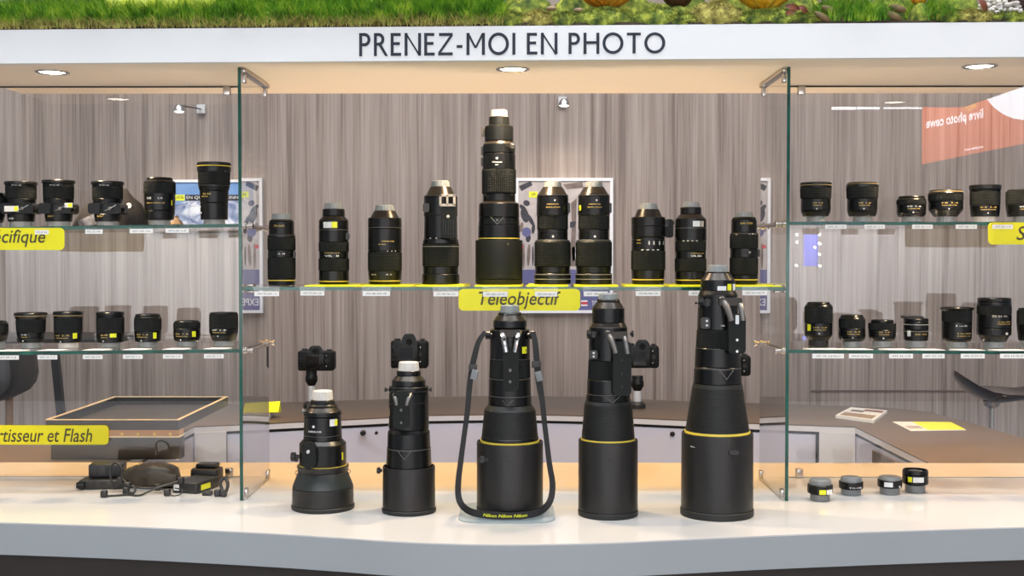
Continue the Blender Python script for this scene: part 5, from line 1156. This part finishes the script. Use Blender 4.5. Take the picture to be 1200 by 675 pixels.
# flash accessories on the counter
def accessories():
    g = 'flash accessories piled at the left of the counter'
    def box_th(name, lab, cat, px0, px1, Y, dep, z0, h, rot, m='plastic', bev=.004, label_m=None):
        a, b = P(px0, 560, Y), P(px1, 560, Y); w = b.x-a.x; c = Vector(((a.x+b.x)/2, Y, z0))
        t = thing(name, c, lab, cat, g); R = Matrix.Rotation(rot, 4, 'Z')
        mb = MB(); mb.box((-w/2, -dep/2, 0), (w/2, dep/2, h), bev); mb.xf(R); mb.build('casing', m, t)
        return t, w, R
    z = CZ+.0006
    t, w, R = box_th('battery_tray', 'flat black battery tray at the left of the accessory pile', 'battery tray', 97, 152, 3.20, .07, z, .024, .06)
    mb = MB(); mb.box((-w/2-.004, -.045, .004), (-w/2+.018, -.030, .020), .003); mb.xf(R); mb.build('clip', 'black', t)
    for i in range(3):
        mb = MB(); mb.lathe([(0, 0), (.009, 0), (.009, .003), (0, .003)], (-w/2+.035+.03*i, -.0345, .012), 16, 'Y'); mb.xf(R); mb.build('cell_end', 'hood', t)
    t, w, R = box_th('battery_charger', 'black wedge-shaped charger stacked on the flat battery tray', 'charger', 107, 146, 3.225, .06, z+.0255, .036, .12, 'plastic', .006)
    mb = MB(); mb.box((-w/2+.004, -.0315, .004), (-w/2+.026, -.030, .026), .0005); mb.xf(R); mb.build('front_label', 'hood', t)
    mb = MB(); mb.box((w/2-.045, -.0318, .003), (w/2-.004, -.030, .030), .0005); mb.xf(R); mb.build('socket', 'gap_black', t)
    # leather case
    a, b = P(146, 556, 3.24), P(222, 556, 3.24); w = b.x-a.x; c = Vector(((a.x+b.x)/2, 3.205, z))
    t = thing('leather_case', c, 'bulging brown-black leather flash case, largest item in the pile', 'case', g)
    rings = []
    for i in range(15):
        u = i/14; x = -w/2+w*u; r = .2+.8*min(1, math.sin(PI*min(1, (u*1.05+.03)))**.35) if 0 < u < 1 else .25
        hgt = (.058+.018*u)*r; dp = (.034+.012*u)*r; ring = []
        for k in range(16):
            an = 2*PI*k/16; cy = math.copysign(abs(math.cos(an))**.7, math.cos(an)); sz = math.copysign(abs(math.sin(an))**.7, math.sin(an))
            ring.append((x, cy*dp, hgt/2*(1+sz) + .0025*math.sin(9*u*PI+k)*(sz > 0)))
        rings.append(ring)
    MB().loft(rings).build('body', 'leather', t, sharp=60)
    m = MB(); m.box((-w*.02, -.045, .012), (w*.42, -.041, .044), .002); m.xf(Matrix.Rotation(.05, 4, 'Y')); m.build('flap', 'leather', t)
    # charger with groove
    t, w, R = box_th('camera_charger', 'black camera charger with a raised bay at the pile right end', 'charger', 226, 259, 3.275, .055, z, .040, -.1, 'plastic', .008)
    mb = MB(); mb.box((-.025, -.02, .0405), (.03, .022, .052), .004); mb.xf(R); mb.build('battery_bay', 'black', t)
    t, w, R = box_th('battery_pack', 'long black battery pack with a yellow label pointing at the viewer', 'battery pack', 213, 246, 3.165, .11, z, .028, -.30, 'plastic', .004)
    mb = MB(); mb.box((w/2-.001, -.035, .006), (w/2+.0006, .010, .020)); mb.xf(R); mb.build('yellow_label', 'yellow_tag', t)
    mb = MB(); mb.box((-w/2+.006, -.0556, .006), (-w/2+.022, -.0548, .022)); mb.xf(R); mb.build('white_label', 'sticker', t)
    # cables
    def cable(pts, r, lab, plug=None, Yd=None):
        q = [P(*p) for p in pts]; sm = []
        for i in range(len(q)-1):
            p0, p1, p2, p3 = q[max(i-1,0)], q[i], q[i+1], q[min(i+2, len(q)-1)]
            for k in range(5):
                u = k/5; sm.append(0.5*((2*p1) + (-p0+p2)*u + (2*p0-5*p1+4*p2-p3)*u*u + (-p0+3*p1-3*p2+p3)*u**3))
        sm.append(q[-1])
        for p in sm: p.z = max(p.z, CZ+r+.0006)
        t = thing('cable', (sm[0].x, sm[0].y, CZ), lab, 'cable', g)
        MB().tube(sm, r, 8).build('wire', 'plastic', t, t.location)
        for e in ((0,) if plug == 1 else (0, -1)):
            p = sm[e]; MB().box((p.x-.008, p.y-.008, max(CZ+.001, p.z-.008)), (p.x+.008, p.y+.008, max(CZ+.001, p.z-.008)+.017), .003).build('plug', 'plastic', t, t.location)
    cable([(122, 583, 3.06), (136, 583, 3.07), (150, 580, 3.08), (161, 582, 3.07), (172, 577, 3.09), (186, 571, 3.10), (200, 567, 3.11), (212, 563, 3.12)], .0026, 'thin black cable running along the front of the pile')
    cable([(141, 563, 3.14), (134, 573, 3.13), (130, 562, 3.14), (130, 548, 3.15), (136, 542.5, 3.15), (143, 549, 3.14), (143, 560, 3.13), (152, 568, 3.12), (168, 572, 3.12), (185, 571, 3.12)], .0026, 'black cable rising in a loop in front of the wedge charger')
    cable([(196, 577, 3.08), (203, 581, 3.07), (212, 579, 3.07), (213, 574, 3.08), (205, 572, 3.09)], .0016, 'very thin curled wire before the battery pack', 1)
    cable([(148, 575, 3.10), (156, 578, 3.09), (158, 572, 3.10), (150, 569, 3.11)], .003, 'short thick connector lead beneath the looped cable')
    cable([(255, 580, 3.075), (260, 574, 3.09), (258, 566, 3.10), (263, 560, 3.11), (267, 567, 3.10), (265, 576, 3.09), (262, 582, 3.07)], .0045, 'tangled thick connector leads beside the charger')
    c = P(243, 582, 3.09)
    o = MB().box((c.x-.012, 3.08, CZ+.0006), (c.x+.012, 3.105, CZ+.010), .002).build('connector', 'plastic', None, (c.x, 3.09, CZ)); tag(o, 'small flat black connector at the pile right corner', 'connector', g)
accessories()

# ================================================================= PLANTER ON THE CANOPY
ZC = CAM.z+0.5702
def yl(x): return 2.964 + (x+1.28)/2.53*(2.877-2.964)
def zsoil(x, y):
    return ZC-0.018 + .018
def blades(n, x0, x1, d0, d1, hmin, hmax, wid, lean, zf, name, m, label, cat, curl=0.3, seed=1, fwd=0.35):
    R = random.Random(seed); V = []; Fc = []
    for _ in range(n):
        x = R.uniform(x0, x1); y = yl(x)+d0+(d1-d0)*R.random()**1.3; z = zf(x, y)
        h = R.uniform(hmin, hmax); a = R.uniform(0, 2*PI); w = wid*R.uniform(.6, 1.2)
        lx = R.gauss(0, lean)*h; ly = (R.gauss(-fwd, lean))*h
        b = len(V); cx, sx = math.cos(a)*w, math.sin(a)*w
        for u, k in ((0, 1), (.45, .85), (.8, .5)):
            X = x+lx*u*u*(1+curl); Yy = y+ly*u*u*(1+curl); Z = z+h*u*(1-.25*u)
            V.append((X-cx*k, Yy-sx*k, Z)); V.append((X+cx*k, Yy+sx*k, Z))
        V.append((x+lx*(1+curl), y+ly*(1+curl), z+h*.78))
        Fc += [(b, b+1, b+3, b+2), (b+2, b+3, b+5, b+4), (b+4, b+5, b+6)]
    o = MB().add(V, Fc).build(name, m, None, None, sharp=None)
    return tag(o, label, cat, kind='stuff')
X0, XM, X1 = -1.36, P(590, 20, 2.93).x, 1.36
o = MB()
V = []; Fc = []
nx = 120
for i in range(nx+1):
    x = X0+(X1-X0)*i/nx
    for j, d in enumerate((.004, .010, .08, .2, .32)):
        V.append((x, yl(x)+d, ZC + (0 if j == 0 else .002+.006*j+.004*noise.noise((x*14, d*9, 3)))))
for i in range(nx):
    for j in range(4): a = i*5+j; Fc.append((a, a+5, a+6, a+1))
tag(o.add(V, Fc).build('planter_soil', 'soil', None, None, sharp=None), 'dark soil bed on top of the canopy', 'soil', kind='stuff')
zf = lambda x, y: ZC+.002+max(0, (y-yl(x)-.02))*.30
blades(20000, X0, XM, .016, .30, .045, .09, .0012, .30, zf, 'green_grass', 'grass', 'long green grass growing on the left of the canopy', 'grass', seed=3)
blades(4200, X0, XM, .002, .04, .014, .040, .0010, .55, lambda x, y: ZC+.002, 'dry_grass', 'straw', 'short straw-coloured roots along the grass edge', 'grass', seed=4, fwd=.3)
gr = [(968, 1040), (1078, 1112)]
for k, (a, b) in enumerate(gr):
    xa, xb = P(a, 20, 2.93).x, P(b, 20, 2.93).x
    blades(1600 if k == 0 else 700, xa, xb, .01, .2, .03, .075, .0010, .3, zf, 'grass_tuft', 'grass', ['green grass tuft right of the orange squash', 'green grass tuft below the small orange fruit'][k], 'grass', seed=9+k)
# moss mounds: bumpy mound plus curly fibres
def mound(px, py, hw, hh, m, label, seed, fib=900, Yo=.05):
    x = P(px, 20, 2.92).x; y = yl(x)+Yo; s = S(y)
    zc = ZC+.002; rx = hw*s; top = P(px, py, y).z; rz = top-zc; ry = .05
    f = lambda d: 1+.14*noise.noise((d.x*3+seed, d.y*3, d.z*3))+.06*noise.noise((d.x*11+seed, d.y*11, d.z*11))
    t = thing('moss_mound', (x, y, ZC), label, 'moss', 'moss mounds on the canopy', 'stuff')
    mb = MB().sphere((x, y, zc), (rx, min(ry, Yo-.004), rz), 30, 18, f)
    for v in mb.v: v.z = max(v.z, ZC+.0005)
    mb.build('mound', m, t, t.location, sharp=None)
    R = random.Random(seed); V = []; Fc = []
    for _ in range(fib):
        a = R.uniform(0, 2*PI); th = R.uniform(0, PI/2)
        d = Vector((math.sin(th)*math.cos(a), -abs(math.sin(th)*math.sin(a)) if R.random() < .7 else math.sin(th)*math.sin(a), math.cos(th)))
        q = f(d); p = Vector((x+d.x*rx*q, y+d.y*min(ry, Yo-.004)*q, zc+d.z*rz*q))
        e = (d+Vector((R.gauss(0, .7), R.gauss(0, .7), R.gauss(0, .5)))).normalized()*R.uniform(.005, .013); e2 = e+Vector((R.gauss(0, .005), R.gauss(0, .005), R.gauss(-.002, .004)))
        w = Vector((R.gauss(0, 1), R.gauss(0, 1), R.gauss(0, 1))).normalized()*.0009
        b = len(V); V += [p-w, p+w, p+e*.6+w*.8, p+e*.6-w*.8, p+e2]; Fc += [(b, b+1, b+2, b+3), (b+3, b+2, b+4)]
    for v in V: v.z = max(v.z, ZC-.004)
    MB().add(V, Fc).build('fibres', m, t, t.location, sharp=None)
Ms = [(596, 16, 26, 'moss', 'dark green moss hump where the grass ends'), (630, 15, 26, 'moss_yellow', 'small yellowish moss hump before the pumpkin'), (664, 17, 24, 'moss', 'small moss hump under the pumpkin left side'), (706, 13, 42, 'moss', 'broad green moss hump below the large pumpkin'), (772, 10, 34, 'moss', 'green moss hump left of the tall golden moss'), (800, 18, 26, 'moss', 'low moss hump below the dark gourd'), (842, 3, 36, 'moss_yellow', 'tall golden moss hump right of the dark gourd'),
      (884, 16, 26, 'moss', 'moss hump below the orange squash left side'), (916, 13, 26, 'moss', 'moss hump below the orange squash right side'), (945, 17, 18, 'moss', 'small moss hump behind the brown pods'), (1108, 12, 26, 'moss', 'moss hump right of the small orange fruit'), (1140, 14, 28, 'moss_yellow', 'straw-toned moss hump before the pebbles'), (1178, 16, 26, 'moss', 'moss hump at the canopy right end')]
for i, (px, py, hw, m, lb) in enumerate(Ms): mound(px, py, hw, 0, m, lb, 11+i*3)
mbk = MB()
for i, px in enumerate(range(604, 1240, 23)):
    x = P(px, 5, 3.06).x; mbk.sphere((x, yl(x)+.22, ZC+.006), (.060, .05, .105+.03*math.sin(i*2.3)), 26, 16, lambda d: 1+.15*noise.noise((d.x*4+i, d.y*4, d.z*4))+.12*noise.noise((d.x*13+i, d.y*13, d.z*13)))
for px, bot, hw, Yo in ((712, 9.5, 30, .105), (898, 12.5, 30, .105), (796, 9.5, 18, .10), (1073, 6.5, 12, .07)):
    x = P(px, 10, 2.98).x; y = yl(x)+Yo; h_ = P(px, bot, y).z-ZC+.006
    mbk.sphere((x, y, ZC), (hw*S(y), min(.055, Yo-.006), h_), 28, 16, lambda d: 1+.03*noise.noise((d.x*9+px, d.y*9, d.z*9)))
for v in mbk.v: v.z = max(v.z, ZC+.0006)
tag(mbk.build('moss_bank', 'moss', None, None, sharp=None), 'continuous bank of moss behind the pumpkins', 'moss', kind='stuff')
def gourd(px, bot, hw, hh, Yo, m, name, label, cat, grp=None, ribs=0, amp=.06, bump=0, stem=None):
    x = P(px, 10, 2.98).x; y = yl(x)+Yo; s = S(y); zb = P(px, bot, y).z; rx = hw*s; rz = hh*s
    zb = max(zb, ZC+.002)
    t = thing(name, (x, y, zb), label, cat, grp)
    def f(d):
        a = math.atan2(d.y, d.x); q = 1+(-amp*(1-abs(math.cos(ribs*a/2))) if ribs else 0)
        return q + (bump*noise.noise((d.x*7, d.y*7, d.z*7)) if bump else 0)
    MB().sphere((0, 0, rz), (rx, rx*.9, rz), 60 if ribs else 28, 18, f).build('skin', m, t, sharp=None)
    if stem:
        MB().tube([(0, 0, 2*rz-.006), (.004, 0, 2*rz+.012), (.012, 0, 2*rz+.022)], [.007, .005, .006], 8).build('stem', 'stem_pale', t)
for px, bot, hw, lb in ((133, 10, 14, 'leftmost yellow-green gourd in the grass'), (164, 7, 15, 'yellow-green gourd second from the left in the grass'), (198, 7, 17, 'yellow-green gourd third from the left in the grass'), (233, 8, 17, 'rightmost yellow-green gourd in the grass')):
    gourd(px, 17, hw, hw*.95, .055, 'gourd', 'gourd', lb, 'gourd', 'yellow-green gourds in the grass', 6, .05, stem=True)
gourd(712, 9.5, 36, 26, .105, 'pumpkin', 'pumpkin', 'large ribbed orange pumpkin above the word PHOTO', 'pumpkin', None, 12, .10, stem=True)
gourd(898, 12.5, 34, 28, .105, 'squash', 'squash', 'bright orange warty squash on the moss', 'squash', None, 9, .05, .05, stem=True)
gourd(796, 9.5, 18, 15, .10, 'maroon', 'dark_gourd', 'small dark brown gourd between pumpkin and squash', 'gourd', None, 0, 0, stem=True)
gourd(1073, 6.5, 10, 10, .07, 'pumpkin', 'orange_fruit', 'small orange fruit in the grass near the right', 'fruit', None, 8, .04, stem=True)
def podx(px, py, L, W, ang, Yo, lb):
    x = P(px, 20, 2.92).x; y = yl(x)+Yo; c = P(px, py, y); s = S(y)
    mb = MB(); mb.sphere((0, 0, 0), (L*s/2, W*s/2, W*s/2), 18, 12, lambda d: 1-.12*abs(d.x)**3)
    mb.xf(Matrix.Translation(c) @ Matrix.Rotation(math.radians(ang), 4, 'Y'))
    tag(mb.build('seed_pod', 'pod', None, c), lb, 'seed pod', 'brown seed pods on the canopy')
podx(964, 20, 25, 8, 30, .012, 'lowest brown seed pod, leaning over the canopy edge'); podx(973, 12, 25, 9, 22, .03, 'upper brown seed pod of the group beside the squash'); podx(982, 22, 17, 8, 20, .022, 'shortest brown seed pod of the group beside the squash')
podx(1052, 10, 24, 9, 14, .03, 'upper brown seed pod left of the small orange fruit'); podx(1047, 19, 22, 9, 26, .014, 'lower brown seed pod left of the small orange fruit')
def leafx(px, py, L, W, ang, Yo, lb):
    x = P(px, 20, 2.92).x; y = yl(x)+Yo; c = P(px, py, y); s = S(y); V = []; Fc = []; n = 9
    for i in range(n):
        u = i/(n-1); w = W*s/2*math.sin(PI*u)**.7*(1-.3*u)
        for k in (-1, 0, 1): V.append(((u-.5)*L*s, -.006*math.sin(u*5)-abs(k)*.003, k*w))
    for i in range(n-1):
        for k in range(2): a = i*3+k; Fc.append((a, a+3, a+4, a+1))
    m = MB().add(V, Fc); m.xf(Matrix.Translation(c) @ Matrix.Rotation(math.radians(ang), 4, 'Y')); tag(m.build('dry_leaf', 'leaf_red', None, c, sharp=None), lb, 'leaf', 'dry leaves on the canopy')
leafx(930, 9, 22, 9, 8, .03, 'reddish dry leaf touching the squash'); leafx(942, 12, 16, 8, 40, .02, 'reddish dry leaf above the lowest seed pod'); leafx(1152, 7, 20, 9, 55, .03, 'reddish dry leaf before the pale pebbles'); leafx(926, 15, 15, 8, -20, .02, 'small dry leaf below the squash right side')
m = MB(); R = random.Random(5)
for _ in range(150):
    px = R.uniform(1148, 1192); x = P(px, 12, 2.95).x; y = yl(x)+R.uniform(.03, .12); z = ZC+.028+R.random()*.035; r = R.uniform(.004, .009)
    m.sphere((x, y, z), (r, r*.8, r*.7), 10, 6)
tag(m.build('pebbles', 'pebble'), 'heap of pale pebbles near the canopy right end', 'pebbles', kind='stuff')
for px, py, lb in ((646, 10, 'small pale stone left of the pumpkin'), (678, 12, 'flat tan stone at the pumpkin left foot')):
    x = P(px, 12, 2.92).x; y = yl(x)+.05; c = P(px, py, y); tag(MB().sphere(c, (.013, .01, .006), 18, 10, lambda d: 1+.15*noise.noise((d.x*2, d.y*2, px))).build('stone', 'tan', None, c), lb, 'stone', 'stones in the moss')
def pinecone():
    x = P(1192, 5, 2.95).x; y = yl(x)+.07; c = P(1192, 2, y); V = []; m = MB()
    m.sphere(c, (.032, .022, .02), 20, 12)
    for i in range(90):
        u = (i+.5)/90; th = math.acos(1-2*u); a = i*2.39996
        d = Vector((math.cos(th), math.sin(th)*math.cos(a), math.sin(th)*math.sin(a))); p = c+Vector((d.x*.033, d.y*.023, d.z*.021))
        m.sphere(p, (.0055, .0035, .0035), 8, 5)
    tag(m.build('pine_cone', 'cone_brown', None, c), 'dark pine cone lying at the canopy right end', 'pine cone')
pinecone()

# ================================================================= HALL BEHIND THE VIEWER (seen only mirrored in the glass)
t = thing('exhibition_stand', (0, -6, 0), 'pale exhibition stand wall facing the counter, mirrored in the glass', 'stand')
MB().box((-5.5, -6.3, .62), (5.5, -6.1, 1.88), .01).build('white_wall', 'hall_white', t, t.location)
MB().box((-5.5, -6.32, .0005), (5.5, -6.08, .619), .01).build('dark_plinth', 'hall_dark', t, t.location)
MB().box((-5.6, -6.4, 1.8805), (5.6, -6.05, 1.95), .01).build('cap_rail', 'hall_dark', t, t.location)
def refl(px, py, D):   # point in the hall whose mirror image in the rear pane shows at this pixel (used only to measure the hall)
    p = P(px, py, 2*(YR+.008)-D); return Vector((p.x, D, p.z))
def banner():
    D = -4.2
    a = refl(1083, 192, D); b = refl(1290, 150, D); c = refl(1290, 60, D); d = refl(1083, 60, D)
    t = thing('hanging_banner', a, 'orange backlit hanging banner reading mon livre photo cewe', 'banner')
    V = [a, b, c, d]; V2 = [Vector((p.x, D-.06, p.z)) for p in V]
    MB().add([tuple(p) for p in V+V2], [(0,1,2,3),(7,6,5,4),(0,4,5,1),(1,5,6,2),(2,6,7,3),(3,7,4,0)]).build('panel', 'banner_orange', t, t.location)
    def tx(s, px0, px1, y0a, y0b, h, m):
        # as mirrored, the word runs right to left across the picture
        vs, fs = text_geo(s, 1.0, 0, 3, .02); ax, bx = min(v[0] for v in vs), max(v[0] for v in vs); az, bz = min(v[1] for v in vs), max(v[1] for v in vs); VV = []
        for v in vs:
            u = (v[0]-ax)/(bx-ax); px = px1+(px0-px1)*u; py = y0b+(y0a-y0b)*u - h*(v[1]-az)/(bz-az); p = refl(px, py, D); VV.append((p.x, D+.004, p.z))
        MB().add(VV, fs).build('lettering', m, t, t.location, sharp=None)
    tx('livre photo cewe', 1085, 1152, 154, 142, 15, 'banner_white'); tx('Mon', 1130, 1144, 132, 128, 9, 'banner_gold')
    tx('simplement', 1130, 1152, 178, 174, 4, 'banner_white')
    V = []; n = 24
    for k in range(n):
        an = 2*PI*k/n; p = refl(1202+55*math.cos(an), 86+55*math.sin(an), D); V.append((p.x, D+.004, p.z))
    MB().add(V, [tuple(range(n))]).build('white_disc', 'banner_white', t, t.location)
banner()
def tubes():
    for i, (x0, x1, y, lb) in enumerate(((975, 1003, 127, 'first'), (1005, 1031, 126.5, 'second'), (1036, 1080, 126, 'third'))):
        D = -4.0; a, b = refl(x0, y, D), refl(x1, y, D)
        o = MB().tube([a, b], .014, 10).build('pendant_tube_light', 'tube', None, a); tag(o, 'bright hall tube mirrored high in the right bay glass, %s in the line' % lb, 'ceiling light', 'hall light tubes')
tubes()
def blue():
    D = -5.0; a, b = refl(944, 312, D), refl(959, 268, D)
    o = MB().box((a.x, D, a.z), (b.x, D-.1, b.z), .01).build('blue_light_column', 'blue_glow', None, a); tag(o, 'narrow blue glowing light column mirrored in the right bay', 'light')
    for i, (x, y) in enumerate(((960.5, 274.5), (960.5, 285.5), (960.5, 298), (960.5, 311.5), (933.8, 275), (933.8, 284), (933.5, 311), (955, 290))):
        c = refl(x, y, D+.1); o = MB().sphere(c, .014, 12, 8).build('bulb', 'spark', None, c); tag(o, 'small round white bulb beside the blue light column', 'bulb', 'small bulbs by the blue light column')
blue()

# ================================================================= LIGHTS, WORLD, CAMERA
def area(name, loc, size, e, col, target, spread=180):
    l = bpy.data.lights.new(name, 'AREA'); l.shape = 'RECTANGLE'; l.size, l.size_y = size; l.energy = e; l.color = col; l.spread = math.radians(spread)
    o = bpy.data.objects.new(name, l); C.objects.link(o); o.location = loc
    o.rotation_euler = (Vector(target)-Vector(loc)).to_track_quat('-Z', 'Y').to_euler(); return o
area('hall_key_light', (0, 2.06, 5.2), (6, 0.22), 190, (0.95, 0.975, 1.0), (0, 2.6, .9))
area('hall_fill_light', (0, -2.2, 3.9), (7, 2.0), 112, (0.95, 0.97, 1.0), (0, 3.5, 1.2))
area('stand_warm_light', (0, 4.05, 3.7), (5, 0.25), 46, (1.0, 0.50, 0.09), (0, 3.45, 0), 60)
area('soffit_helper_light', (0, 3.64, 0.87), (2.1, 0.05), 7.5, (1.0, 0.80, 0.60), (0, 3.30, 2.0), 130)  # added unseen light that brightens the canopy underside
area('stand_wall_light', (0, 5.2, 3.5), (7, 0.8), 24, (1.0, 0.94, 0.90), (0, 6.5, 1.2), 95)
area('hall_stand_light', (0, -3.6, 4.5), (10, 1.5), 2200, (1, 1, 1), (0, -6.1, 1.0))
w = bpy.data.worlds.new('hall'); bpy.context.scene.world = w; w.use_nodes = True
w.node_tree.nodes['Background'].inputs[0].default_value = (0.86, 0.90, 1.0, 1); w.node_tree.nodes['Background'].inputs[1].default_value = 0.36

cam = bpy.data.cameras.new('camera'); cam.sensor_width = 36; cam.lens = 36*F/1200; cam.clip_end = 60
co = bpy.data.objects.new('camera', cam); C.objects.link(co); co.location = CAM; co.rotation_euler = (PI/2-PITCH, 0, YAW)
sc = bpy.context.scene; sc.camera = co
sc.view_settings.view_transform = 'Standard'; sc.view_settings.look = 'None'; sc.view_settings.gamma = 1; sc.view_settings.use_curve_mapping = False
sc.view_settings.exposure = 0.0
sc.cycles.max_bounces = 10; sc.cycles.transparent_max_bounces = 32; sc.cycles.glossy_bounces = 5; sc.cycles.diffuse_bounces = 4
sc.cycles.sample_clamp_indirect = 6
sc.cycles.use_denoising = True
